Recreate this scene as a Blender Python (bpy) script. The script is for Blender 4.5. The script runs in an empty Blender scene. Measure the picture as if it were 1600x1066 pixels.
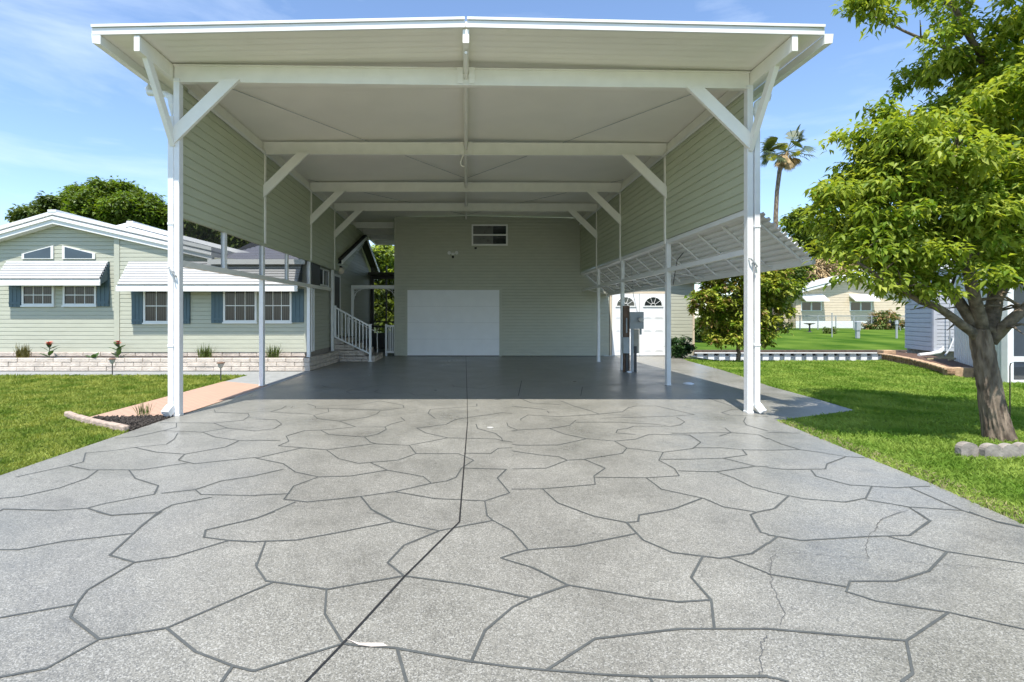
import bpy, math, random
import numpy as np
from mathutils import Vector, Matrix
random.seed(7); RNG = np.random.default_rng(11)
R = math.radians
sc = bpy.context.scene
# ---------------------------------------------------------------- camera
cam_d = bpy.data.cameras.new('camera'); cam = bpy.data.objects.new('camera', cam_d)
sc.collection.objects.link(cam); sc.camera = cam
cam.location = (0, 0, 1.5); cam.rotation_euler = (R(90), 0, 0)
cam_d.sensor_width = 36; cam_d.lens = 18; cam_d.shift_x = .045; cam_d.shift_y = -.0231
cam_d.clip_end = 2000
# ---------------------------------------------------------------- light
SD = Vector((.11, .445, -1)).normalized()
SUN_EL = math.asin(-SD.z); SUN_AZ = math.atan2(-SD.x, -SD.y)     # direction towards the sun
w = bpy.data.worlds.new('World'); sc.world = w; w.use_nodes = True
nt = w.node_tree; N = nt.nodes; L = nt.links
bg = N['Background']; bg.inputs[1].default_value = .14
sky = N.new('ShaderNodeTexSky'); sky.sky_type = 'NISHITA'; sky.sun_disc = False
sky.sun_elevation = SUN_EL; sky.sun_rotation = SUN_AZ; sky.air_density = .95; sky.dust_density = .25; sky.ozone_density = 3.2
geo = N.new('ShaderNodeTexCoord'); mp = N.new('ShaderNodeMapping'); mp.inputs['Scale'].default_value = (1.2, 1.2, 5.5)
mp.inputs['Rotation'].default_value = (0, .12, 0)
nz = N.new('ShaderNodeTexNoise'); nz.inputs['Scale'].default_value = 1.9; nz.inputs['Detail'].default_value = 7; nz.inputs['Roughness'].default_value = .58
nz.inputs['Distortion'].default_value = .35
rp = N.new('ShaderNodeValToRGB'); rp.color_ramp.elements[0].position = .48; rp.color_ramp.elements[1].position = .82
rp.color_ramp.elements[0].color = (0, 0, 0, 1); rp.color_ramp.elements[1].color = (.42, .42, .42, 1)
mx = N.new('ShaderNodeMix'); mx.data_type = 'RGBA'; mx.inputs['B'].default_value = (5.2, 5.7, 6.3, 1)
L.new(geo.outputs['Generated'], mp.inputs[0]); L.new(mp.outputs[0], nz.inputs[0]); L.new(nz.outputs[0], rp.inputs[0])
L.new(rp.outputs[0], mx.inputs['Factor']); L.new(sky.outputs[0], mx.inputs['A']); L.new(mx.outputs['Result'], bg.inputs[0])
sl = bpy.data.lights.new('sun', 'SUN'); sl.energy = 3.9; sl.angle = R(.5); sl.color = (1, .955, .88)
so = bpy.data.objects.new('sun', sl); sc.collection.objects.link(so); so.rotation_euler = SD.to_track_quat('-Z', 'Y').to_euler()
so.location = (-3, -10, 30)
sc.view_settings.view_transform = 'Standard'; sc.view_settings.look = 'None'
sc.view_settings.exposure = .96; sc.view_settings.gamma = 1
sc.render.engine = 'CYCLES'
try:
    sc.cycles.max_bounces = 10; sc.cycles.diffuse_bounces = 6; sc.cycles.transparent_max_bounces = 16
    sc.cycles.use_denoising = True
except Exception: pass

# ---------------------------------------------------------------- measuring helpers (photo pixel -> world)
def P(px, py, Y): return Vector(((px-728)/800*Y, Y, 1.5+(496-py)/800*Y))
def G(px, py):
    Y = 1200/(py-496); return ((px-728)/800*Y, Y)
def XA(px, Y): return (px-728)/800*Y
def ZA(py, Y): return 1.5+(496-py)/800*Y

# ---------------------------------------------------------------- materials
def mat(name, col, rough=.6, noise=0, nscale=8, bump=0, bscale=30, metal=0, coat=0, spec=.5, col2=None, trans=0, detail=4, stretch=None, wear=0):
    m = bpy.data.materials.new(name); m.use_nodes = True
    t = m.node_tree; n = t.nodes; b = n['Principled BSDF']; lk = t.links
    b.inputs['Roughness'].default_value = rough; b.inputs['Metallic'].default_value = metal
    b.inputs['Specular IOR Level'].default_value = spec
    if coat: b.inputs['Coat Weight'].default_value = coat; b.inputs['Coat Roughness'].default_value = .12
    b.inputs['Base Color'].default_value = (*col, 1)
    tc = n.new('ShaderNodeTexCoord'); src = tc.outputs['Object']
    if stretch:
        mm = n.new('ShaderNodeMapping'); mm.inputs['Scale'].default_value = stretch; lk.new(src, mm.inputs[0]); src = mm.outputs[0]
    if noise or col2:
        a = n.new('ShaderNodeTexNoise'); a.inputs['Scale'].default_value = nscale; a.inputs['Detail'].default_value = detail
        lk.new(src, a.inputs[0])
        r = n.new('ShaderNodeValToRGB')
        c2 = col2 or tuple(c*(1+noise) for c in col); c1 = col if col2 else tuple(c*(1-noise) for c in col)
        r.color_ramp.elements[0].position = .35; r.color_ramp.elements[1].position = .65
        r.color_ramp.elements[0].color = (*c1, 1); r.color_ramp.elements[1].color = (*c2, 1)
        lk.new(a.outputs[0], r.inputs[0]); lk.new(r.outputs[0], b.inputs['Base Color'])
        if noise and rough > .2:
            q = n.new('ShaderNodeMapRange'); q.inputs[3].default_value = max(.05, rough-.1); q.inputs[4].default_value = min(1, rough+.1)
            lk.new(a.outputs[0], q.inputs[0]); lk.new(q.outputs[0], b.inputs['Roughness'])
    if bump:
        a2 = n.new('ShaderNodeTexNoise'); a2.inputs['Scale'].default_value = bscale; a2.inputs['Detail'].default_value = 5
        lk.new(src, a2.inputs[0])
        bb = n.new('ShaderNodeBump'); bb.inputs['Strength'].default_value = bump; bb.inputs['Distance'].default_value = .02
        lk.new(a2.outputs[0], bb.inputs['Height']); lk.new(bb.outputs[0], b.inputs['Normal'])
    if trans:
        o = n['Material Output']; tr = n.new('ShaderNodeBsdfTranslucent'); ms = n.new('ShaderNodeMixShader'); ms.inputs[0].default_value = trans
        if b.inputs['Base Color'].links: 
            g = n.new('ShaderNodeMix'); g.data_type = 'RGBA'; g.blend_type = 'MULTIPLY'; g.inputs['Factor'].default_value = 1
            g.inputs['B'].default_value = (1.5, 1.4, .6, 1); lk.new(b.inputs['Base Color'].links[0].from_socket, g.inputs['A']); lk.new(g.outputs['Result'], tr.inputs[0])
        else: tr.inputs[0].default_value = (col[0]*1.5, col[1]*1.4, col[2]*.6, 1)
        lk.new(b.outputs[0], ms.inputs[1]); lk.new(tr.outputs[0], ms.inputs[2]); lk.new(ms.outputs[0], o.inputs[0])
    return m
SAGE = mat('sage_siding', (.445, .452, .365), .5, .035, 3, .06, 60, stretch=(1, 1, 4))
SAGE2 = mat('carport_panel_siding', (.50, .525, .385), .5, .03, 2, .04, 50, stretch=(1, 1, 4))
WHITE = mat('white_aluminium', (.78, .78, .76), .38, .02, 3, .02, 30)
OFFW = mat('white_painted_post', (.80, .80, .79), .42, .04, 5, .05, 25)
CEIL = mat('ceiling_panel', (.87, .845, .76), .42, .02, 1.5, .03, 8)
BEAM = mat('beam_paint', (.84, .82, .755), .45, .03, 4, .03, 30)
DOORW = mat('door_white', (.80, .81, .82), .45, .02, 3, .03, 40)
GREYM = mat('grey_metal', (.33, .35, .36), .45, .08, 6, .04, 20)
DGREY = mat('dark_metal', (.05, .05, .05), .5, .1, 6)
TEAL = mat('shutter_teal', (.075, .125, .15), .5, .06, 6, .05, 40)
GLASS = mat('window_glass', (.025, .03, .032), .06, .25, 1.4, .01, 3, spec=.7)
SKYGL = mat('gable_glass', (.02, .035, .05), .05, .2, 2, spec=.9)
BRICK = mat('pale_block', (.56, .49, .42), .85, .14, 5, .9, 38)
MORTAR = mat('mortar', (.30, .27, .24), .95, .1, 9, .4, 50)
SIDEW = mat('sidewalk_grey', (.27, .28, .275), .8, .09, 5, .3, 80)
CURB = mat('slab_edge', (.47, .46, .42), .8, .08, 8, .3, 60)
MULCH = mat('mulch', (.04, .032, .025), .95, .4, 30, 1, 45)
SOIL = mat('soil', (.10, .055, .035), .95, .35, 14, .9, 40)
BARK = mat('bark', (.075, .052, .036), .95, .6, 13, 1, 24, col2=(.28, .215, .155), stretch=(1, 1, .3), detail=10)
LIMB = mat('limb_bark', (.16, .125, .09), .9, .4, 14, .8, 30)
LEAF1 = mat('leaf_bright', (.20, .28, .03), .5, col2=(.34, .42, .07), nscale=1.6, trans=.48, spec=.25)
LEAF2 = mat('leaf_dark', (.06, .10, .016), .5, col2=(.13, .18, .03), nscale=.8, trans=.25)
LEAF3 = mat('leaf_magnolia', (.17, .22, .025), .42, spec=.3, col2=(.42, .44, .07), nscale=2.2, trans=.2)
LEAF1D = mat('leaf_midgreen', (.10, .18, .014), .5, col2=(.16, .25, .02), nscale=2, trans=.42, spec=.25)
LEAF4 = mat('leaf_rust', (.26, .17, .06), .5, .3, 5, trans=.2)
LEAFS = mat('leaf_shrub', (.02, .06, .018), .4, col2=(.06, .12, .03), nscale=6, trans=.2)
PALM = mat('palm_green', (.045, .075, .02), .45, col2=(.11, .13, .03), nscale=1, trans=.2)
PALMY = mat('palm_yellow', (.34, .34, .05), .5, .2, 3, trans=.3)
PALMD = mat('palm_dead', (.36, .26, .13), .8, .3, 3)
GRASSB = mat('lawn_soil', (.05, .085, .018), .95, col2=(.10, .13, .03), nscale=3, bump=.6, bscale=40)
FARG = mat('far_grass', (.03, .08, .006), 1, col2=(.10, .165, .022), nscale=.45, bump=.8, bscale=14, spec=.05, detail=8)
WATER = mat('canal_water', (.03, .045, .035), .08, bump=.1, bscale=4, spec=.6)
CREAM = mat('cream_siding', (.66, .55, .41), .6, .04, 3)
GREYS = mat('blue_grey_siding', (.45, .465, .505), .55, .05, 3, .05, 40)
PAVERT = mat('tan_block', (.36, .22, .13), .9, .3, 7, .6, 40)
CONC = mat('edging_concrete', (.27, .24, .21), .9, .25, 9, .3, 35)
WOOD = mat('weathered_wood', (.16, .10, .07), .85, .3, 9, .4, 30, stretch=(3, 3, .6))
BROWN = mat('dark_cap_wood', (.10, .07, .055), .85, .25, 6, .3, 30)
RED = mat('canna_red', (.62, .10, .07), .5, .2, 20)
AWNW = mat('awning_enamel', (.50, .50, .50), .5, .03, 3)
BLACKR = mat('black_roof_edge', (.02, .02, .021), .7, .2, 5)
SCREENF = mat('bronze_frame', (.05, .05, .045), .5, .1, 6)
LAMPG = mat('lamp_globe', (.75, .66, .52), .25)
STRAW = mat('edge_straw', (.30, .27, .12), .9, .3, 20)
GRASSM = mat('grass_blade', (.135, .25, .025), .6, spec=.2, col2=(.33, .43, .085), nscale=1.3, trans=.3, detail=8)

def speckle(name, base, lo, hi, line=False):
    m = bpy.data.materials.new(name); m.use_nodes = True
    t = m.node_tree; n = t.nodes; b = n['Principled BSDF']; lk = t.links
    tc = n.new('ShaderNodeTexCoord')
    v = n.new('ShaderNodeTexVoronoi'); v.inputs['Scale'].default_value = 185; lk.new(tc.outputs['Object'], v.inputs[0])
    s = n.new('ShaderNodeSeparateColor'); lk.new(v.outputs['Color'], s.inputs[0])
    r = n.new('ShaderNodeValToRGB'); cr = r.color_ramp; cr.interpolation = 'CONSTANT'
    cr.elements[0].position = 0; cr.elements[0].color = (*lo, 1)
    e = cr.elements.new(.22); e.color = (*base, 1)
    e = cr.elements.new(.62); e.color = (*[x*1.22 for x in base], 1)
    cr.elements[-1].position = .84; cr.elements[-1].color = (*hi, 1)
    lk.new(s.outputs[0], r.inputs[0])
    big = n.new('ShaderNodeTexNoise'); big.inputs['Scale'].default_value = 1.1; big.inputs['Detail'].default_value = 6; big.inputs['Roughness'].default_value = .6
    lk.new(tc.outputs['Object'], big.inputs[0])
    mr = n.new('ShaderNodeMapRange'); mr.inputs[1].default_value = .3; mr.inputs[2].default_value = .7; mr.inputs[3].default_value = .80; mr.inputs[4].default_value = 1.14
    lk.new(big.outputs[0], mr.inputs[0])
    med = n.new('ShaderNodeTexNoise'); med.inputs['Scale'].default_value = 9; med.inputs['Detail'].default_value = 4; lk.new(tc.outputs['Object'], med.inputs[0])
    m2 = n.new('ShaderNodeMapRange'); m2.inputs[1].default_value = .3; m2.inputs[2].default_value = .7; m2.inputs[3].default_value = .92; m2.inputs[4].default_value = 1.06
    lk.new(med.outputs[0], m2.inputs[0])
    st = n.new('ShaderNodeTexNoise'); st.inputs['Scale'].default_value = 1.9; st.inputs['Detail'].default_value = 9; st.inputs['Distortion'].default_value = .8; lk.new(tc.outputs['Object'], st.inputs[0])
    m3 = n.new('ShaderNodeMapRange'); m3.inputs[1].default_value = .60; m3.inputs[2].default_value = .72; m3.inputs[3].default_value = 1; m3.inputs[4].default_value = .80; lk.new(st.outputs[0], m3.inputs[0])
    m4 = n.new('ShaderNodeMath'); m4.operation = 'MULTIPLY'; lk.new(m3.outputs[0], m4.inputs[0]); lk.new(m2.outputs[0], m4.inputs[1])
    mu = n.new('ShaderNodeMath'); mu.operation = 'MULTIPLY'; lk.new(mr.outputs[0], mu.inputs[0]); lk.new(m4.outputs[0], mu.inputs[1])
    mm = n.new('ShaderNodeVectorMath'); mm.operation = 'SCALE'; lk.new(r.outputs[0], mm.inputs[0]); lk.new(mu.outputs[0], mm.inputs['Scale'])
    lk.new(mm.outputs[0], b.inputs['Base Color'])
    rr = n.new('ShaderNodeMapRange'); rr.inputs[1].default_value = .3; rr.inputs[2].default_value = .7; rr.inputs[3].default_value = .26; rr.inputs[4].default_value = .44
    lk.new(big.outputs[0], rr.inputs[0]); lk.new(rr.outputs[0], b.inputs['Roughness'])
    bm = n.new('ShaderNodeBump'); bm.inputs['Strength'].default_value = .12; bm.inputs['Distance'].default_value = .01
    lk.new(med.outputs[0], bm.inputs['Height']); lk.new(bm.outputs[0], b.inputs['Normal'])
    return m
SLAB = speckle('flaked_slab_coating', (.207, .199, .171), (.135, .132, .117), (.345, .337, .302))
SLABL = mat('slab_groove', (.078, .083, .078), .6, .12, 12)
JOINT = mat('black_joint', (.012, .012, .012), .7)
PATCH = mat('bare_patch', (.52, .46, .40), .9, .1, 20)
CRACK = mat('hairline_crack', (.10, .10, .095), .9)
def blinds():
    m = bpy.data.materials.new('window_blinds'); m.use_nodes = True
    t = m.node_tree; n = t.nodes; b = n['Principled BSDF']; lk = t.links
    tc = n.new('ShaderNodeTexCoord'); wv = n.new('ShaderNodeTexWave'); wv.bands_direction = 'X'; wv.inputs['Scale'].default_value = 5; wv.inputs['Distortion'].default_value = .6
    rr = n.new('ShaderNodeValToRGB'); rr.color_ramp.elements[0].color = (.028,.028,.030,1); rr.color_ramp.elements[1].color = (.085,.08,.078,1)
    lk.new(tc.outputs['Object'], wv.inputs[0]); lk.new(wv.outputs[0], rr.inputs[0]); lk.new(rr.outputs[0], b.inputs['Base Color'])
    b.inputs['Roughness'].default_value = .12; b.inputs['Specular IOR Level'].default_value = .35
    return m
BLIND = blinds()
def paver():
    m = bpy.data.materials.new('pink_paver'); m.use_nodes = True
    t = m.node_tree; n = t.nodes; b = n['Principled BSDF']; lk = t.links
    tc = n.new('ShaderNodeTexCoord'); br = n.new('ShaderNodeTexBrick'); br.inputs['Scale'].default_value = 3.2
    br.inputs['Color1'].default_value = (.50, .32, .225, 1); br.inputs['Color2'].default_value = (.44, .29, .21, 1); br.inputs['Mortar'].default_value = (.26, .18, .14, 1)
    br.inputs['Mortar Size'].default_value = .022
    lk.new(tc.outputs['Object'], br.inputs[0]); lk.new(br.outputs[0], b.inputs['Base Color']); b.inputs['Roughness'].default_value = .85
    return m
PAVER = paver()
def screenmat():
    m = bpy.data.materials.new('insect_screen'); m.use_nodes = True
    t = m.node_tree; n = t.nodes; b = n['Principled BSDF']; lk = t.links; o = n['Material Output']
    b.inputs['Base Color'].default_value = (.03, .03, .032, 1); b.inputs['Roughness'].default_value = .6
    tr = n.new('ShaderNodeBsdfTransparent'); ms = n.new('ShaderNodeMixShader'); ms.inputs[0].default_value = .6
    lk.new(tr.outputs[0], ms.inputs[1]); lk.new(b.outputs[0], ms.inputs[2]); lk.new(ms.outputs[0], o.inputs[0])
    return m
SCREEN = screenmat()
def clearmat():
    m = screenmat(); m.name = 'meter_glass'; m.node_tree.nodes['Principled BSDF'].inputs['Base Color'].default_value = (.7, .7, .68, 1)
    m.node_tree.nodes['Principled BSDF'].inputs['Roughness'].default_value = .1
    return m
METG = clearmat()

# ---------------------------------------------------------------- mesh builder
class MB:
    def __init__(s): s.v = []; s.f = []; s.m = []
    def face(s, pts, mi=0):
        k = len(s.v); s.v += [tuple(p) for p in pts]; s.f.append(tuple(range(k, k+len(pts)))); s.m.append(mi)
    def box(s, x0, x1, y0, y1, z0, z1, mi=0):
        k = len(s.v)
        s.v += [(x0,y0,z0),(x1,y0,z0),(x1,y1,z0),(x0,y1,z0),(x0,y0,z1),(x1,y0,z1),(x1,y1,z1),(x0,y1,z1)]
        for q in ((0,3,2,1),(4,5,6,7),(0,1,5,4),(1,2,6,5),(2,3,7,6),(3,0,4,7)): s.f.append(tuple(k+i for i in q)); s.m.append(mi)
        return s
    def beam(s, a, b, w, h, up=(0,0,1), mi=0, w2=None, h2=None):      # rectangular bar from a to b
        a = Vector(a); b = Vector(b); d = (b-a).normalized(); u = Vector(up); sd = d.cross(u).normalized(); u = sd.cross(d).normalized()
        k = len(s.v)
        for p, ww, hh in ((a, w, h), (b, w2 or w, h2 or h)):
            for (i, j) in ((-1,-1),(1,-1),(1,1),(-1,1)): s.v.append(tuple(p+sd*(i*ww/2)+u*(j*hh/2)))
        for q in ((3,2,1,0),(4,5,6,7),(0,1,5,4),(1,2,6,5),(2,3,7,6),(3,0,4,7)): s.f.append(tuple(k+i for i in q)); s.m.append(mi)
        return s
    def tube(s, pts, rad, n=10, mi=0, caps=True):
        pts = [Vector(p) for p in pts]; k = len(s.v); rs = rad if isinstance(rad, (list, tuple)) else [rad]*len(pts)
        ref = Vector((0, 0, 1)) if abs((pts[-1]-pts[0]).normalized().z) < .9 else Vector((1, 0, 0))
        for i, p in enumerate(pts):
            d = (pts[min(i+1, len(pts)-1)]-pts[max(i-1, 0)]).normalized()
            a = d.cross(ref).normalized(); b = a.cross(d).normalized()
            for j in range(n):
                t = 2*math.pi*j/n; s.v.append(tuple(p+(a*math.cos(t)+b*math.sin(t))*rs[i]))
        for i in range(len(pts)-1):
            for j in range(n):
                s.f.append((k+i*n+j, k+i*n+(j+1) % n, k+(i+1)*n+(j+1) % n, k+(i+1)*n+j)); s.m.append(mi)
        if caps:
            s.f.append(tuple(k+j for j in reversed(range(n)))); s.m.append(mi)
            s.f.append(tuple(k+(len(pts)-1)*n+j for j in range(n))); s.m.append(mi)
        return s
    def lathe(s, c, prof, n=20, mi=0):
        k = len(s.v)
        for (r, z) in prof:
            for j in range(n):
                t = 2*math.pi*j/n; s.v.append((c[0]+r*math.cos(t), c[1]+r*math.sin(t), c[2]+z))
        for i in range(len(prof)-1):
            for j in range(n): s.f.append((k+i*n+j, k+i*n+(j+1) % n, k+(i+1)*n+(j+1) % n, k+(i+1)*n+j)); s.m.append(mi)
        return s
    def prism(s, poly, dvec, mi=0):                                   # polygon (3d pts) extruded along dvec
        d = Vector(dvec); a = [Vector(p) for p in poly]; b = [p+d for p in a]; n = len(a)
        nn = sum(((a[i]-a[0]).cross(a[(i+1) % n]-a[0]) for i in range(1, n-1)), Vector())
        if nn.dot(d) > 0: a, b = a[::-1], b[::-1]
        s.face(a, mi); s.face(b[::-1], mi)
        for i in range(n):
            j = (i+1) % n; s.face([a[j], a[i], b[i], b[j]], mi)
        return s
    def sheet(s, poly, z, mi=0):
        ar = sum(poly[i][0]*poly[(i+1) % len(poly)][1]-poly[(i+1) % len(poly)][0]*poly[i][1] for i in range(len(poly)))
        if ar < 0: poly = poly[::-1]
        s.face([(p[0], p[1], z) for p in poly], mi); return s
    def build(s, name, mats, parent=None, bevel=0, smooth=False, clean=False):
        me = bpy.data.meshes.new(name); me.from_pydata(s.v, [], s.f)
        for m in (mats if isinstance(mats, (list, tuple)) else [mats]): me.materials.append(m)
        me.polygons.foreach_set('material_index', s.m)
        if smooth: me.polygons.foreach_set('use_smooth', [True]*len(me.polygons))
        me.update()
        o = bpy.data.objects.new(name, me); sc.collection.objects.link(o)
        if parent: o.parent = parent; o.matrix_parent_inverse = Matrix.Translation(-parent.location)
        if bevel:
            b = o.modifiers.new('bevel', 'BEVEL'); b.width = bevel; b.segments = 2; b.limit_method = 'ANGLE'; b.harden_normals = False
        return o
def tag(o, label=None, cat=None, group=None, kind=None):
    if label: o['label'] = label
    if cat: o['category'] = cat
    if group: o['group'] = group
    if kind: o['kind'] = kind
    return o
def thing(name, loc, label, cat, group=None):
    o = bpy.data.objects.new(name, None); sc.collection.objects.link(o); o.location = loc; o.empty_display_size = .2
    return tag(o, label, cat, group)
def dup(root, dloc, label=None):
    r = root.copy(); sc.collection.objects.link(r); r.location = root.location+Vector(dloc)
    if label: r['label'] = label
    for ch in list(root.children):
        c = ch.copy(); sc.collection.objects.link(c); c.parent = r; c.matrix_parent_inverse = ch.matrix_parent_inverse
        for g in list(ch.children):
            d = g.copy(); sc.collection.objects.link(d); d.parent = c; d.matrix_parent_inverse = g.matrix_parent_inverse
    return r
def sub(o, par):                                                      # o is a sub-part of part par
    o.parent = par; o.matrix_parent_inverse = Matrix.Identity(4); return o

def clip_strip(poly, z0, z1):
    def half(pl, z, keep_above):
        out = []
        for i in range(len(pl)):
            a, b = pl[i], pl[(i+1) % len(pl)]
            ia = (a[1] >= z) if keep_above else (a[1] <= z); ib = (b[1] >= z) if keep_above else (b[1] <= z)
            if ia: out.append(a)
            if ia != ib:
                t = (z-a[1])/(b[1]-a[1]); out.append((a[0]+(b[0]-a[0])*t, z))
        return out
    p = half(poly, z0, True)
    return half(p, z1, False) if p else p
def siding(mb, org, u, nrm, poly, lap=.12, proud=.014, z0=None, mi=0, back=.08):
    """lap siding: poly = convex polygon in (s, z); org + u*s; nrm points outwards"""
    org = Vector(org); u = Vector(u).normalized(); nrm = Vector(nrm).normalized()
    zs = [p[1] for p in poly]; zb = min(zs); zt = max(zs); z = zb if z0 is None else z0
    flip = u.cross(Vector((0, 0, 1))).dot(nrm) < 0
    def V(s_, z_, o_): return org+u*s_+Vector((0, 0, z_-org.z))+nrm*o_
    while z < zt-1e-4:
        a, b = max(z, zb), min(z+lap, zt)
        if b-a < 1e-3: z += lap; continue
        for (f0, f1, o0, o1) in ((0, .80, 1, .78), (.80, .93, .78, -.05), (.93, 1, -.05, -.05)):
            c0, c1 = max(a, z+f0*lap), min(b, z+f1*lap)
            if c1-c0 < 5e-4: continue
            pl = clip_strip(poly, c0, c1)
            if len(pl) < 3: continue
            pts = [V(p[0], p[1], proud*(o0+(o1-o0)*((p[1]-z)/lap-f0)/(f1-f0))) for p in pl]
            mb.face(pts[::-1] if flip else pts, mi)
            if f0 == 0 and c0 == a:
                lo = sorted([p[0] for p in pl if abs(p[1]-a) < 1e-5])
                if len(lo) >= 2:
                    q = [V(lo[0], a, -.05*proud), V(lo[-1], a, -.05*proud), V(lo[-1], a, proud), V(lo[0], a, proud)]
                    mb.face(q[::-1] if flip else q, mi)
        z += lap
    b0 = [V(p[0], p[1], -.004) for p in poly]                          # solid wall behind
    mb.prism(b0, -nrm*back, mi)
def stepprof(mb, a, b, ext, n, rise=.025, mi=0, ribw=.45):
    """ribbed metal sheet: profile from a to b (3d), ribs across, extruded along ext"""
    a = Vector(a); b = Vector(b); d = b-a; e = Vector(ext); nn = d.cross(e).normalized()
    if nn.z < 0: nn = -nn
    prev = None; pts = []
    for i in range(n):
        t0 = i/n; t1 = (i+ribw)/n; t2 = (i+ribw+.03)/n; t3 = (i+.97)/n
        pts += [a+d*t0+nn*rise, a+d*t1+nn*(rise*.8), a+d*t2, a+d*t3]
    pts.append(b+nn*rise)
    for i in range(len(pts)-1):
        p, q = pts[i], pts[i+1]
        fc = [p, q, q+e, p+e]
        if (q-p).cross(e).z < 0: fc = fc[::-1]
        mb.face(fc, mi); mb.face([x-nn*.003 for x in fc[::-1]], mi)

# ================================================================= SETTING
gm = MB()
gm.sheet([(-300,-150),(300,-150),(300,24.5),(30,24.5),(17.2,20.9),(14.9,18.5),(13.8,17.8),(9.0,17.8),(8.86,19.9),(8.86,300),(-300,300)], -.035)
tag(gm.build('ground', GRASSB), 'grassy ground around the houses', kind='structure')
wm = MB(); wm.sheet([(8,17),(300,17),(300,27),(8,27)], -.85)
tag(wm.build('canal_water', WATER), 'dark canal water behind the lawn', kind='structure')
fm = MB(); nx = 60
def farz(y): return -.16+.62*min(1, max(0, (y-26)/15))**.8
xs = [8.9+ i*4 for i in range(60)]+[400]; ys = [26.05+j*1.5 for j in range(12)]+[60, 120, 300]
xs = [4]+xs
for i in range(len(xs)-1):
    for j in range(len(ys)-1):
        fm.face([(xs[i],ys[j],farz(ys[j])),(xs[i+1],ys[j],farz(ys[j])),(xs[i+1],ys[j+1],farz(ys[j+1])),(xs[i],ys[j+1],farz(ys[j+1]))])
tag(fm.build('far_lawn', FARG), 'green lawn across the canal', kind='structure')

# ---- driveway with traced flagstone grooves
DRIVE = [(-4.42,-8),(-4.42,4.8),(-4.42,7.8),(-4.36,7.85),(-4.33,10.5),(-4.33,17.3),(-4.6,17.3),(-4.6,28),(5.54,28),(5.54,20),(8.8,20),(8.2,19.2),(7.65,17.7),(7.31,14.7),(6.95,12.6),(6.62,11.2),(6.44,9.34),(6.28,8.28),(4.52,7.45),(4.3,5.53),(4.21,4.67),(4.04,3.7),(3.85,1.5),(3.8,-8)]
dm = MB()
dm.sheet(DRIVE, 0, 0)
nD = len(DRIVE)
for i in range(nD):
    a, b = DRIVE[i], DRIVE[(i+1) % nD]; dm.face([(a[0],a[1],0),(b[0],b[1],0),(b[0],b[1],-.12),(a[0],a[1],-.12)], 0)
T = {1:(0,560),2:(400,560),3:(800,560),4:(1200,560),5:(0,800),6:(400,800),7:(800,800),8:(1200,800)}
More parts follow.
